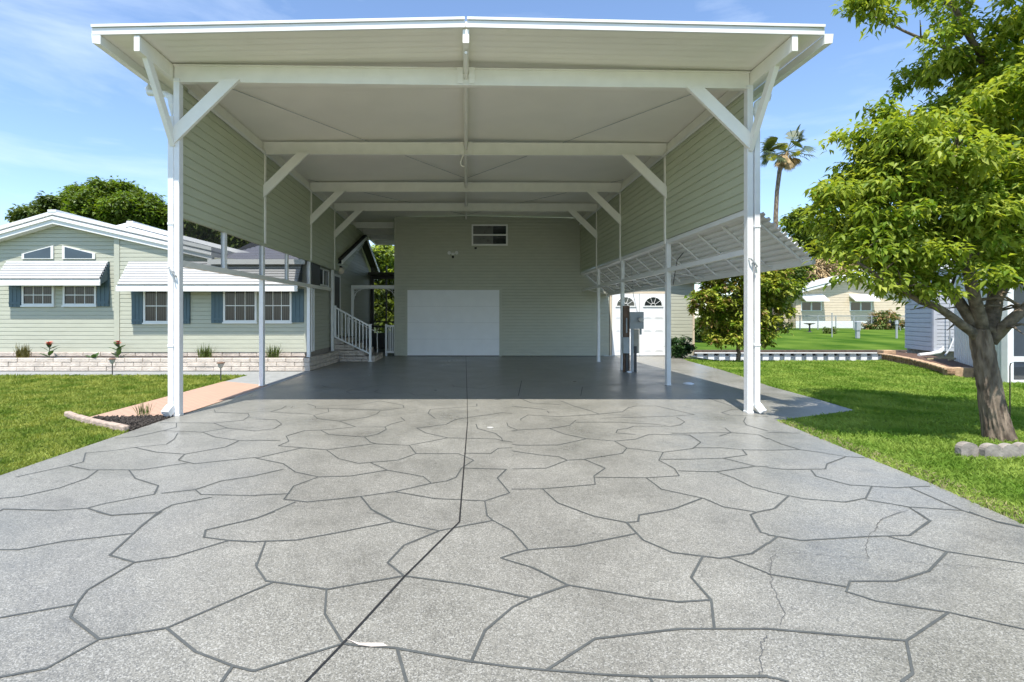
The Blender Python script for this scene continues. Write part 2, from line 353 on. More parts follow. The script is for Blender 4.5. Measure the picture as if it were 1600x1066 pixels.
LN = {1:[[100,742,430,672,520,648,535,592],[535,592,700,578,840,558,1040,538,1090,505,1110,470],[840,558,980,588,1155,600,1410,555,1495,515,1600,515],[1155,600,1115,637,1215,660,1600,620],[430,672,560,698,880,698,1170,655],[612,700,540,752,370,812,130,865,0,877],[805,698,845,752,990,797,965,850,640,912,545,938,350,952,20,943,0,955],[545,938,695,983,985,965],[1320,870,1075,918,985,965,870,1064],[1010,845,1220,822,1380,768,1600,735],[1220,822,1255,852,1600,860],[1265,462,1340,492,1495,515],[1335,405,1420,437,1600,455],[1000,403,1335,405,1520,388,1558,362,1550,345,1345,338,1340,322],[1103,405,1103,432,1020,452,1265,462,1420,437],[1020,452,850,490,720,500],[1340,1064,1600,1000]],
2:[[0,625,290,560,440,573,740,535,955,545,1200,498,1500,505,1540,515,1600,525],[440,573,515,628,640,658,890,637,1000,597,958,545],[1000,597,1265,597,1360,638,1285,688,1250,745,1190,768,1095,782,865,835,655,865,320,900,175,883,235,800,390,743,245,712,170,660,0,625],[390,743,590,737,820,700,720,655],[820,700,1045,740,1095,782],[245,900,0,1003],[655,865,720,945,865,1020],[865,835,1120,878,1430,893,1585,843,1508,750,1565,695,1300,687],[1430,893,1445,990],[0,733,170,695],[0,857,210,848],[140,548,205,520,188,487,305,452],[140,548,290,560],[0,513,150,515],[405,450,455,477,675,492,760,475,815,445,805,430,850,410,920,393],[680,495,715,525,750,535],[1005,437,1060,467,1200,498],[305,452,405,450,620,430,810,430],[520,393,620,428],[360,358,385,378,520,393,690,370,755,348,775,330],[360,358,455,335,450,315],[0,380,125,385,160,412,115,440,0,455],[1005,437,1190,413,1245,383,1540,340,1600,345],[1120,377,1075,343,1090,320,1380,300,1380,285],[905,370,930,392],[1375,413,1385,440,1495,470,1535,500,1540,517],[1470,595,1515,563,1600,560],[1470,595,1300,595],[1568,403,1575,425,1600,437],[320,285,370,300,370,312,600,318,800,325,925,310,918,293,780,267],[190,297,160,315,90,335,350,350],[780,267,630,292,370,300],[565,210,600,195,800,165,960,180],[565,210,590,222,740,210,765,198],[740,210,780,222,960,215,990,230,1180,232],[1225,165,1240,178,1420,190,1560,160],[410,170,440,182,560,190]],
3:[[0,580,170,605,290,615,345,638,215,688,0,693],[345,638,450,632,690,595,718,562,640,518,460,502,330,475,235,440,100,445,35,450,0,435],[0,540,50,545,290,543,460,505],[450,632,582,688,512,737,520,790,190,817,0,820],[190,817,285,905,515,990,720,1027,785,1022,795,983,1010,943,1190,875,935,820,838,748],[520,745,838,748,1045,735,1015,690,918,638,945,588,718,562],[945,588,1130,565,1180,525,1110,480,855,477,770,507,640,518],[1130,560,1310,560,1440,572,1468,605,1320,625,1100,632,930,632],[1320,625,1520,675,1275,710,1040,705],[1275,710,1385,748,1500,805,1600,828],[1520,675,1600,680],[1440,572,1600,575],[1190,875,1230,890,1320,930,1530,963,1600,948],[1530,963,1490,980,1535,1064],[720,1027,750,1064],[0,455,35,450],[770,477,650,467,660,447,720,440,760,425,1000,425,1048,418,1080,398,1030,370],[1000,470,1370,465,1330,435],[1370,465,1295,488],[1370,465,1540,478,1600,505],[235,440,360,420,400,387],[400,400,640,400,860,410,960,420],[100,355,55,380,55,390],[100,355,300,365,540,350,690,335,730,308,780,298,900,298,1140,352,1000,362,560,375],[220,330,232,345],[0,300,220,322],[50,250,120,280,300,290],[300,265,390,300,480,325,545,350],[1310,340,1375,320,1600,330],[1310,340,1360,355,1600,365],[1460,370,1448,395,1465,418,1600,455],[1230,250,1375,300],[40,235,60,140,300,150],[430,235,440,180,700,160]],
4:[[0,500,80,535,200,572,300,585,490,615,600,622],[490,615,370,660,358,693,120,697,0,685],[270,700,300,738,510,793,650,800,800,810,880,805,1010,800],[650,800,612,875,480,900,230,880,130,860,0,832],[130,860,40,940,0,950],[612,885,880,930,1215,952,880,805],[1215,952,1430,1020,1590,1053],[880,930,1010,1017,945,1064],[0,465,200,468],[0,575,200,572]],
5:[[605,0,695,22,1000,3],[1010,0,900,72,835,135,685,272,840,317,545,490,480,575,440,658,620,798,290,980,0,1035],[0,237,120,237,400,185,835,135],[840,317,1100,280,1430,180],[1600,42,1285,115,1275,160,1430,180,1600,190],[0,663,480,577],[620,798,1040,728,1600,487],[1040,728,1220,875,1455,965,1570,995,1600,995],[1455,965,1385,1064]],
6:[[0,187,60,185,250,178,500,133,860,62,740,0],[860,62,1145,120,1250,98,1480,55,1445,25,1438,0],[1445,25,1480,55,1600,120],[1145,120,925,210,822,320,925,402,450,485,110,440,62,433,5,350,0,320],[60,185,10,320,0,340],[110,440,0,487],[925,402,1310,455,1600,515],[440,487,430,640,545,825,0,993],[545,825,640,838,860,852,1345,938,1600,972],[880,852,940,1064],[1345,938,1430,745,1600,600],[0,42,115,0],[1600,265,1530,290,1600,312]],
7:[[0,600,120,540,350,460,130,350,0,312],[0,517,120,540],[350,460,830,540,1040,565,1245,552,1120,412,1190,283],[1245,552,1265,733],[215,992,520,795,1050,733,1600,733],[0,972,215,992,600,1022,900,1035,1600,1030],[860,1035,875,1064],[0,120,100,238,0,265],[100,238,390,215,770,138],[715,68,820,178,1000,255,1300,292,1500,262,1600,195],[1350,287,1600,385],[430,0,520,30,715,68,790,62,795,20,920,0],[1490,18,1555,130,1600,140]],
8:[[0,145,210,180,620,155,885,148,1015,57,930,0],[750,155,1120,250,1600,325],[1120,250,1005,372,795,435,512,435,490,500,680,560,1130,630,1600,735],[0,390,490,470],[1130,630,865,808,0,733],[865,808,905,1012,835,1064],[60,155,0,200],[0,1035,60,1045,125,1064],[1260,0,1430,65,1600,100]]}
def ribbon(mb, pts, wd, z, mi, jit=0):
    P2 = [Vector(p) for p in pts]
    for i in range(len(P2)-1):
        a, b = P2[i], P2[i+1]; d = b-a
        if d.length < 1e-4: continue
        d.normalize(); s_ = Vector((-d.y, d.x)); k = random.uniform(.85, 1.15)*wd/2; zz = z+.0004*random.random()
        a2 = a-d*wd*.25; b2 = b+d*wd*.25
        mb.face([(a2.x-s_.x*k,a2.y-s_.y*k,zz),(b2.x-s_.x*k,b2.y-s_.y*k,zz),(b2.x+s_.x*k,b2.y+s_.y*k,zz),(a2.x+s_.x*k,a2.y+s_.y*k,zz)], mi)
def tg(t, arr): return [G(T[t][0]+arr[i]/4, T[t][1]+arr[i+1]/4) for i in range(0, len(arr), 2)]
for t, ls in LN.items():
    for a in ls: ribbon(dm, tg(t, a), .0135, .0035, 1)
for t in (5, 6, 7, 8):
    for a in LN[t]:
        pp = [(x*1.7-.3, y-2.0) for (x, y) in tg(t, a)]
        if max(p[1] for p in pp) < 1.98 and min(p[0] for p in pp) > -4.3 and max(p[0] for p in pp) < 3.8: ribbon(dm, pp, .0135, .0035, 1)
J = tg(2, [1312,-16,1320,260,1322,400,1272,1020])+tg(6, [1272,65,925,410,545,825,315,1064])
J.append((J[-1][0]-.45, J[-1][1]-.8)); ribbon(dm, J, .011, .0052, 2)
dm.sheet(tg(6, [565,800,640,825,790,825,825,845,720,850,640,838]), .006, 3)
CK = [(8,[840,0,715,45,680,80,675,110,635,145,620,200,615,260,635,290]),(8,[45,265,20,290,25,330,10,380,30,420,15,455,45,495,65,560,105,640,75,710]),(7,[1600,780,1555,830,1570,880,1550,920,1565,1000,1545,1020]),(4,[880,950,720,1000,685,1030,675,1064])]
def wiggle(pts, n=5, amp=.006):
    o = []
    for i in range(len(pts)-1):
        for k in range(n):
            t = k/n; o.append((pts[i][0]+(pts[i+1][0]-pts[i][0])*t+random.uniform(-amp, amp), pts[i][1]+(pts[i+1][1]-pts[i][1])*t+random.uniform(-amp, amp)))
    return o+[pts[-1]]
for t, a in CK: ribbon(dm, wiggle(tg(t, a)), .0032, .0048, 4)
CL = tg(1, [100,742,1000,840,1600,900])+tg(2, [650,965,1500,1035])+tg(7, [500,135,1330,215])+tg(8, [0,243,1600,370])
cw = wiggle(CL, 60, .003)
for i in range(0, len(cw)-3, 3):
    if random.random() < .62: ribbon(dm, cw[i:i+random.choice((2, 3))], .0035, .0047, 4)
ribbon(dm, [(-4.32,9.6),(-4.30,10.5),(-4.30,14.2)], .05, .0042, 5)
driveway = dm.build('driveway', [SLAB, SLABL, JOINT, PATCH, CRACK, CURB])
tag(driveway, 'grey flaked driveway slab scored like flagstones', kind='structure')
sm = MB(); sm.box(-40, -5.7, 13.4, 14.3, -.1, -.012); sm.prism([(-5.7,12.1,-.1),(-4.34,11.35,-.1),(-4.34,14.3,-.1),(-5.7,14.3,-.1)], (0,0,.088))
tag(sm.build('sidewalk', SIDEW), 'grey walk along the block planter', kind='structure')
pm = MB(); pm.prism([(-5.7,7.72,-.1),(-4.72,7.8,-.1),(-4.43,7.85,-.1),(-4.36,11.34,-.1),(-5.7,12.09,-.1)], (0,0,.092))
tag(pm.build('path', PAVER), 'pink stamped path beside the driveway', kind='structure')
# mulch bed at the left post, lumpy
def lumps(poly, z, n, name, m, label, h=.03):
    mb = MB(); mb.sheet(poly, z)
    P2 = [Vector(p) for p in poly]
    x0, x1 = min(p[0] for p in poly), max(p[0] for p in poly); y0, y1 = min(p[1] for p in poly), max(p[1] for p in poly)
    c = 0
    while c < n:
        x, y = random.uniform(x0, x1), random.uniform(y0, y1)
        if not inside(x, y, poly): continue
        c += 1; a = random.uniform(0, 3.14); l = random.uniform(.02, .05); q = random.uniform(.006, .015); tz = random.uniform(0, h)
        dx, dy = math.cos(a)*l/2, math.sin(a)*l/2
        mb.beam((x-dx,y-dy,z+tz*.4),(x+dx,y+dy,z+tz), q*1.6, q)
    return tag(mb.build(name, m), label, kind='structure')
def inside(x, y, poly):
    r = False; n = len(poly); j = n-1
    for i in range(n):
        xi, yi = poly[i]; xj, yj = poly[j]
        if (yi > y) != (yj > y) and x < (xj-xi)*(y-yi)/(yj-yi)+xi: r = not r
        j = i
    return r
lumps([(-5.6,7.68),(-4.7,7.78),(-4.43,7.82),(-4.43,6.78)], -.005, 900, 'mulch_bed', MULCH, 'dark bark mulch bed by the left front post')

# ---- lawn grass blades
def blades(name, polys, dens, hgt, wid, material, label, holes=(), falloff=True, z=-.03):
    allp = []
    for poly, (x0,x1,y0,y1) in polys:
        n = int((x1-x0)*(y1-y0)*dens)
        X = RNG.uniform(x0, x1, n); Y = RNG.uniform(y0, y1, n)
        ins = np.zeros(n, bool); j = len(poly)-1
        for i in range(len(poly)):
            xi, yi = poly[i]; xj, yj = poly[j]
            cnd = ((yi > Y) != (yj > Y)) & (X < (xj-xi)*(Y-yi)/((yj-yi) if yj != yi else 1e-9)+xi); ins ^= cnd; j = i
        if falloff:
            d = np.hypot(X, Y); ins &= RNG.random(n) < np.clip((6.0/d)**1.35, .04, 1)
        allp.append(np.stack([X[ins], Y[ins]], 1))
    p = np.concatenate(allp); n = len(p); d = np.hypot(p[:,0], p[:,1])
    sc_ = np.clip(d/6, .8, 3.2)**.75
    a = RNG.uniform(0, 2*np.pi, n); h = hgt*RNG.uniform(.5, 1.25, n)*sc_**.35; wd = wid*RNG.uniform(.7, 1.3, n)*sc_
    lean = RNG.uniform(0, 1.0, n)*h; la = RNG.uniform(0, 2*np.pi, n)
    v = np.zeros((n, 4, 3))
    v[:,0,0] = p[:,0]-np.cos(a)*wd; v[:,0,1] = p[:,1]-np.sin(a)*wd; v[:,0,2] = z
    v[:,1,0] = p[:,0]+np.cos(a)*wd; v[:,1,1] = p[:,1]+np.sin(a)*wd; v[:,1,2] = z
    mxp = p+np.stack([np.cos(la)*lean*.35, np.sin(la)*lean*.35], 1)
    v[:,2,0] = mxp[:,0]+np.cos(a)*wd*.7; v[:,2,1] = mxp[:,1]+np.sin(a)*wd*.7; v[:,2,2] = z+h*.6
    v[:,3,0] = p[:,0]+np.cos(la)*lean; v[:,3,1] = p[:,1]+np.sin(la)*lean; v[:,3,2] = z+h*np.sqrt(np.clip(1-.4*(lean/h)**2, .3, 1))
    me = bpy.data.meshes.new(name); me.vertices.add(n*4); me.vertices.foreach_set('co', v.reshape(-1))
    idx = (np.arange(n)[:,None]*4+np.array([0,1,2,0,2,3])[None]).reshape(-1)
    me.loops.add(n*6); me.loops.foreach_set('vertex_index', idx.astype(np.int32))
    me.polygons.add(n*2); me.polygons.foreach_set('loop_start', np.arange(0, n*6, 3, dtype=np.int32))
    try: me.polygons.foreach_set('loop_total', np.full(n*2, 3, dtype=np.int32))
    except Exception: pass
    me.update(calc_edges=True); me.materials.append(material)
    o = bpy.data.objects.new(name, me); sc.collection.objects.link(o)
    return tag(o, label, kind='stuff')
LAWN_R = [(3.85,-1.5),(3.83,1.5),(4.04,3.7),(4.21,4.67),(4.3,5.53),(4.52,7.43),(6.3,8.26),(6.46,9.34),(6.64,11.2),(7.33,14.7),(7.67,17.7),(7.8,18.3),(8.9,17.75),(13.8,17.75),(14.6,17.9),(13.6,15.3),(12.4,12.9),(12.6,11.8),(16,11.5),(16,4),(13,-1.5)]
LAWN_L = [(-4.44,.0),(-4.44,6.76),(-6.1,7.74),(-5.72,7.8),(-5.72,13.39),(-16,13.39),(-16,6),(-13,0)]
blades('lawn_grass', [(LAWN_R, (3.8,16,-1.5,18.3))], 5600, .052, .0042, GRASSM, 'bright green lawn on the right of the driveway')
GRASSL = mat('grass_blade_dry', (.13, .21, .025), .6, spec=.2, col2=(.37, .40, .09), nscale=2.0, trans=.3, detail=8)
blades('lawn_grass', [(LAWN_L, (-16,-4.44,0,13.4))], 4600, .045, .0042, GRASSL, 'slightly yellowed lawn on the left of the driveway')
EDGE = []
for (a, b) in zip(LAWN_R[1:6], LAWN_R[2:7]):
    dx, dy = b[0]-a[0], b[1]-a[1]; EDGE.append(a)
ED = LAWN_R[1:6]+[(4.75,7.43),(4.55,5.5),(4.45,4.67),(4.3,3.7),(4.05,1.5)]
blades('grass_fringe', [(ED, (3.8,4.8,1.5,7.5))], 2600, .05, .004, STRAW, 'dry straw grass fringe along the right driveway edge')

for _m in (GRASSM, GRASSL):
    for _n in _m.node_tree.nodes:
        if _n.type == 'VALTORGB': _n.color_ramp.elements[0].position = .36; _n.color_ramp.elements[1].position = .66
# ================================================================= CARPORT
cp = thing('carport', (0, 7.85, 0), 'tall open white metal carport with sage siding panels, over the driveway', 'carport')
ZC = lambda x: 5.455-.021*abs(x)
FY, BY = 7.0, 25.6
for sgn in (-1, 1):                                                     # ribbed roof underside
    XE = 5.09 if sgn < 0 else 4.88
    mb = MB(); y = FY; pw = .1524
    while y < BY:
        y2 = min(y+pw, BY)
        for (a, b, dz) in ((y, y+.007, .0015), (y+.007, y2, 0)):
            q = [(0,a,ZC(0)+dz),(sgn*XE,a,ZC(5.02)+dz),(sgn*XE,b,ZC(5.02)+dz),(0,b,ZC(0)+dz)]
            mb.face(q if sgn < 0 else q[::-1])
        y = y2
    mb.prism([(0,FY,ZC(0)+.014),(sgn*XE,FY,ZC(5.02)+.014),(sgn*XE,FY,ZC(5.02)+.09),(0,FY,ZC(0)+.09)], (0, BY-FY, 0))
    mb.build('roof_panel', CEIL, cp)
    f = MB()
    for (yy, z0, z1) in ((FY-.035, -.004, .085), (FY-.055, .092, .128)):
        x1 = sgn*XE
        f.prism([(sgn*.015,yy,ZC(0)+z0),(x1,yy,ZC(5)+z0),(x1,yy,ZC(5)+z1),(sgn*.015,yy,ZC(0)+z1)], (0, .033 if z0 < 0 else .075, 0))
    for k in range(1, 8): f.tube([(sgn*k*.6,FY-.042,ZC(k*.6)+.08),(sgn*k*.6,FY-.034,ZC(k*.6)+.08)], .006, 6)
    f.build('fascia', WHITE, cp)
    g = MB(); xg = sgn*(XE-(.115 if sgn < 0 else .0))                                               # gutter channel
    g.prism([(xg,FY-.03,5.22),(xg+sgn*.11,FY-.03,5.235),(xg+sgn*.125,FY-.03,5.36),(xg+sgn*.11,FY-.03,5.36),(xg+sgn*.098,FY-.03,5.25),(xg+sgn*.012,FY-.03,5.245),(xg+sgn*.012,FY-.03,5.345),(xg,FY-.03,5.345)], (0, BY-FY+.03, 0))
    g.face([(xg,FY-.031,5.22),(xg+sgn*.11,FY-.031,5.235),(xg+sgn*.125,FY-.031,5.36),(xg,FY-.031,5.36)])
    g.build('gutter', WHITE, cp)
    h = MB(); h.box(min(sgn*4.45, sgn*4.53), max(sgn*4.45, sgn*4.53), 6.98, BY, 5.13, 5.345); h.build('side_header', BEAM, cp, bevel=.006)
    h = MB(); h.box(min(sgn*4.37, sgn*4.40), max(sgn*4.37, sgn*4.40), 8.1, 19.75, 5.06, 5.115); h.build('top_trim', WHITE, cp)
rb = MB(); rb.box(-.04, .04, 7.02, 19.7, 5.26, 5.43); rb.box(-.045, .045, 7.0, 7.02, 5.25, 5.44); rb.build('ridge_beam', BEAM, cp, bevel=.005)
cd = MB(); cd.tube([(0,7.15,5.2),(0,8.0,5.19),(0,12,5.2),(0,19,5.22)], .021, 8)
cd.tube([(-.01,11.2,5.16),(-.07,11.22,5.02),(-.12,11.2,4.9),(-.10,11.21,4.82),(-.03,11.2,4.8)], .012, 6); cd.build('conduit', BEAM, cp)
LY = [7.82, 11.25, 14.6, 17.2]; RY = [8.05, 11.35, 14.65, 17.3]
for i in range(4):
    yl, yr = LY[i], RY[i]
    b = MB(); n0, n1 = Vector((-4.44,yl,5.205)), Vector((4.44,yr,5.205))
    b.beam(n0, n1, .06, .26); b.beam(n0+Vector((0,-.035,-.127)), n1+Vector((0,-.035,-.127)), .06, .014); b.beam(n0+Vector((0,-.035,.127)), n1+Vector((0,-.035,.127)), .06, .014)
    ym = (yl+yr)/2
    for sx in (-.09, .09): b.box(sx-.045, sx+.045, ym-.075, ym-.03, 5.09, 5.345)
    for sx in (-.12, -.06, .06, .12):
        for zz in (5.12, 5.17, 5.22, 5.27, 5.32): b.tube([(sx,ym-.078,zz),(sx,ym-.074,zz)], .006, 6)
    b.build('cross_beam', BEAM, cp, bevel=.003)
    for sgn, yy in ((-1, yl), (1, yr)):
        base = 0 if not (sgn < 0 and i > 1) else .37
        p = MB()
        wd = .09; xc = (-4.39 if sgn < 0 else 4.44) if i == 0 else sgn*4.478
        p.box(xc-wd/2, xc+wd/2, yy-.06, yy+.05, base, 5.13)
        for zz in (.06, .12): 
            for dx in (-.025, .025): p.tube([(xc+dx,yy-.061,base+zz),(xc+dx,yy-.069,base+zz)], .007, 6)
        p.box(xc-wd/2-.006, xc+wd/2+.006, yy-.066, yy+.056, base, base+.03)
        post = p.build('post', OFFW, cp, bevel=.006)
        k = MB(); a = Vector((sgn*4.40, yy-.05, 4.24)); c = Vector((sgn*3.58, yy-.05, 5.12)); k.beam(a, c, .05, .205, up=(0, 1, 0))
        # knee brace is a wide flat channel: rebuild with its width in the X-Z plane
        k = MB(); d = (c-a).normalized(); nrm = Vector((-d.z, 0, d.x))*.1
        q = [a-nrm*1.0+Vector((0,0,-.02)), a+nrm, c+nrm*.2+Vector((-sgn*.12,0,-.0)), c-nrm*.2+Vector((sgn*.0,0,0))]
        zt = 5.095
        q = [Vector((sgn*4.415, yy-.095, 4.12)), Vector((sgn*3.42, yy-.095, zt)), Vector((sgn*3.68, yy-.095, zt)), Vector((sgn*4.415, yy-.095, 4.385))]
        k.prism(q, (0, .055, 0))
        for t_ in ((sgn*4.39, 4.2), (sgn*4.39, 4.3), (sgn*3.52, zt-.03), (sgn*3.58, zt-.03), (sgn*3.64, zt-.03)): k.tube([(t_[0],yy-.1,t_[1]),(t_[0],yy-.094,t_[1])], .007, 6)
        k.build('knee_brace', BEAM, cp, bevel=.003)
        if i == 0:
            o = MB(); o.beam((sgn*4.44,yy-.03,4.12),(sgn*4.49,yy-.62,5.16), .07, .13, up=(0, -1, 0)); o.build('forward_brace', BEAM, cp, bevel=.004)
            c_ = MB(); zc = 2.19 if sgn < 0 else 2.35; xx = xc+(-.04 if sgn < 0 else .03)
            c_.tube([(xx-.06,yy-.07,zc+.07),(xx-.05,yy-.11,zc+.06),(xx,yy-.115,zc),(xx+.05,yy-.11,zc-.06),(xx+.045,yy-.07,zc-.07)], .011, 8)
            c_.tube([(xx,yy-.06,zc),(xx,yy-.12,zc)], .015, 8); c_.tube([(xx+.01,yy-.09,zc),(xx+.015,yy-.1,zc-.1),(xx+.03,yy-.1,zc-.16)], .009, 6)
            co = c_.build('cleat', GREYM, cp); 
# rear ceiling beams in the passage behind
for yy in (20.6, 22.2, 23.8, 25.3):
    b = MB(); b.box(-4.45, -2.9, yy-.04, yy+.04, 5.08, 5.33); b.build('cross_beam', BEAM, cp, bevel=.003)
# side siding panels
s = MB(); siding(s, (-4.43, 7.9, 0), (0, 1, 0), (1, 0, 0), [(0,3.05),(6.7,3.09),(9.3,3.09),(9.3,5.13),(0,5.13)], .15, .014, z0=3.0, back=.05)
siding(s, (-4.43, 17.2, 0), (0, 1, 0), (1, 0, 0), [(0,3.09),(1.2,3.09),(5.05,4.7),(5.05,5.13),(0,5.13)], .15, .014, z0=3.0, back=.05)
s.build('siding_panel', SAGE2, cp)
s = MB(); siding(s, (4.43, 8.1, 0), (0, 1, 0), (-1, 0, 0), [(0,3.22),(11.7,3.24),(11.7,5.13),(0,5.13)], .15, .014, z0=3.2, back=.05)
s.build('siding_panel', SAGE2, cp)
for sgn, ys_ in ((-1, LY), (1, RY)):                                   # seam strips over the posts
    for yy in ys_[1:]: m_ = MB(); m_.box(min(sgn*4.39, sgn*4.42), max(sgn*4.39, sgn*4.42), yy-.045, yy+.02, 3.12, 5.1); m_.build('seam_strip', BEAM, cp)
# screened band under the left panel
s = MB(); s.face([(-4.47,7.9,2.36),(-4.47,14.55,2.42),(-4.47,14.55,3.09),(-4.47,7.9,3.05)]); scr = s.build('insect_screen', SCREEN, cp)
s = MB(); s.beam((-4.46,7.9,2.34),(-4.46,16.9,2.42), .07, .10); s.build('screen_rail', BEAM, cp, bevel=.004)
for yy in (9.45, 12.75): 
    s = MB(); s.box(-4.50, -4.43, yy-.05, yy+.05, 2.39, 3.08); s.build('mullion', OFFW, cp, bevel=.003)
s = MB(); s.box(-4.49, -4.44, 14.75, 15.6, 2.45, 3.08); s.build('dark_panel', DGREY, cp)
s = MB(); s.box(4.44, 4.50, 8.12, 19.6, 2.50, 2.59); s.build('post_rail', WHITE, cp, bevel=.004)
for sgn in (-1, 1):                                                    # downspouts at the front posts
    d = MB(); xx = sgn*4.485; yy = 7.82 if sgn < 0 else 8.05
    x2 = 4.545 if sgn > 0 else -4.47
    xo = -5.02 if sgn < 0 else 4.92
    d.box(x2-.041, x2+.041, yy-.075, yy+.02, .13, 4.55)
    d.beam((x2,yy-.03,.16),(x2+sgn*.06,yy-.13,.035), .09, .08)
    if sgn < 0: d.beam((x2,yy-.04,.14),(x2-.02,yy-.16,.05), .12, .11)
    d.tube([(x2,yy-.03,4.53),(x2,yy-.03,4.72),(x2+sgn*.04,yy-.0,4.86),(x2+sgn*.2,yy+.16,4.98),(xo,yy+.3,5.06),(xo+sgn*.03,yy+.33,5.14),(xo+sgn*.03,yy+.33,5.23)], .05, 12)
    for zz in (1.05, 2.9): d.box(x2-.046, x2+.046, yy-.082, yy+.03, zz, zz+.035)
    d.build('downspout', OFFW, cp, bevel=.004)
for a, b_ in (((-4.4,7.95),(-.06,14.3)), ((4.4,8.1),(.06,14.3)), ((-4.4,14.3),(-.06,19.4)), ((4.4,14.3),(.06,19.4))):
    c = MB(); c.tube([(a[0],a[1],5.345),((a[0]+b_[0])/2,(a[1]+b_[1])/2,5.36),(b_[0],b_[1],5.40)], .006, 6); c.build('brace_cable', GREYM, cp)

# ================================================================= SIDE AWNING (right)
aw = thing('side_awning', (4.65, 8.05, 3.22), 'ribbed white metal awning sloping out from the right side of the carport', 'awning')
m_ = MB(); stepprof(m_, (4.56,8.05,3.20), (5.43,8.05,2.42), (0,11.7,0), 10, .05); m_.build('ribbed_sheet', WHITE, aw)
m_ = MB(); m_.box(5.42, 5.48, 8.02, 19.75, 2.33, 2.45); m_.build('edge_beam', WHITE, aw, bevel=.005)
m_ = MB(); m_.box(4.435, 4.59, 8.06, 19.78, 3.13, 3.215); m_.build('hinge_bar', WHITE, aw)
for k in range(13):
    yy = 8.25+k*.94; m_ = MB(); m_.beam((4.57,yy,3.15),(5.42,yy,2.40), .035, .03); m_.build('rafter', WHITE, aw)
for k in range(5):
    yy = 8.9+k*2.6; m_ = MB(); m_.beam((4.5,yy,2.55),(5.42,yy+.15,2.38), .02, .02); m_.build('strut', WHITE, aw)
m_ = MB(); m_.tube([(4.5,11.0,2.5),(4.62,11.2,2.75),(4.8,11.3,2.93)], .008, 6); m_.tube([(4.5,11.0,2.5),(4.47,11.05,2.2)], .008, 6); m_.build('cable', DGREY, aw)

# ================================================================= GARAGE
GY = 19.8
ga = thing('garage', (0, GY, 0), 'tall sage green garage block closing the back of the carport', 'garage')
m_ = MB(); siding(m_, (-2.70,GY,0), (1,0,0), (0,-1,0), [(0,0.02),(7.15,0.02),(7.15,5.33),(2.7,5.42),(0,5.37)], .117, .013)
siding(m_, (4.45,GY,0), (1,0,0), (0,-1,0), [(0,0.02),(1.09,0.02),(1.09,3.1),(.4,3.3),(.4,5.3),(0,5.3)], .117, .013)
siding(m_, (-2.70,GY,0), (0,1,0), (-1,0,0), [(0,0.02),(7.5,0.02),(7.5,5.37),(0,5.37)], .117, .013)
m_.box(-2.6, 5.4, GY+.2, 27.3, 0, 3.0)
m_.build('wall', SAGE, ga)
m_ = MB(); m_.box(-2.75,-2.66,GY-.03,GY-.016,.02,5.36); m_.box(-2.765,-2.75,GY-.03,GY+.06,.02,5.36); m_.build('corner_trim', SAGE, ga)
m_ = MB(); m_.box(-2.36,-2.26,GY-.045,GY-.014,0,2.66); m_.box(1.29,1.39,GY-.045,GY-.014,0,2.66); m_.box(-2.26,1.29,GY-.045,GY-.014,2.56,2.66); m_.build('door_casing', SAGE, ga)
m_ = MB()
for k in range(4): 
    m_.box(-2.26,1.29,GY-.030,GY-.016,.03+k*.6325,.03+(k+1)*.6325-.003)
m_.box(-2.26,1.29,GY-.025,GY-.014,.0,2.56, 1); m_.build('garage_door', [DOORW, DGREY], ga)
wf = MB(); x0,x1,z0,z1 = .22,1.61,4.27,5.09
for q in ((x0,x1,z0,z0+.06),(x0,x1,z1-.06,z1),(x0,x0+.06,z0+.06,z1-.06),(x1-.06,x1,z0+.06,z1-.06),(x0+.06,x1-.06,(z0+z1)/2-.03,(z0+z1)/2+.03)): wf.box(q[0],q[1],GY-.06,GY-.014,q[2],q[3])
wf = wf.build('window', WHITE, ga); 
m_ = MB(); m_.box(x0+.06,x1-.06,GY-.03,GY-.0145,z0+.06,z1-.06); m_.box(x0+.06,x0+.83,GY-.034,GY-.031,z0+.06,z1-.06,1); sub(m_.build('pane', [GLASS, mat('garage_blind', (.12,.125,.12), .3, .1, 5)]), wf)
wf.children[0].matrix_parent_inverse = Matrix.Identity(4)
def fix_sub(par):
    for c in par.children: c.matrix_parent_inverse = (par.matrix_parent_inverse).copy().inverted() if False else Matrix.Identity(4)
sl_ = thing('security_light', (-.5,GY,3.95), 'small white twin-head security light on the garage wall', 'wall light')
m_ = MB(); m_.box(-.56,-.44,GY-.06,GY-.013,3.9,4.0); m_.build('base', WHITE, sl_, bevel=.01)
for sx in (-.14,.14):
    m_ = MB(); m_.tube([(-.5+sx*.3,GY-.06,3.95),(-.5+sx,GY-.1,4.0)], .02, 8); m_.tube([(-.5+sx,GY-.06,4.02),(-.5+sx,GY-.2,3.97)], [.05,.07], 12); m_.build('lamp_head', WHITE, sl_)
m_ = MB(); m_.lathe((-.5,GY-.1,3.82), [(0,-.05),(.035,-.03),(.045,.0),(.03,.05),(.0,.06)], 12); m_.build('sensor', DGREY, sl_)
m_ = MB(); m_.box(.33,.42,GY-.1,GY-.013,4.14,4.2); m_.tube([(.375,GY-.1,4.17),(.375,GY-.15,4.14)], .03, 10)
tag(m_.build('security_camera', DGREY), 'small dark camera under the garage window', 'camera')

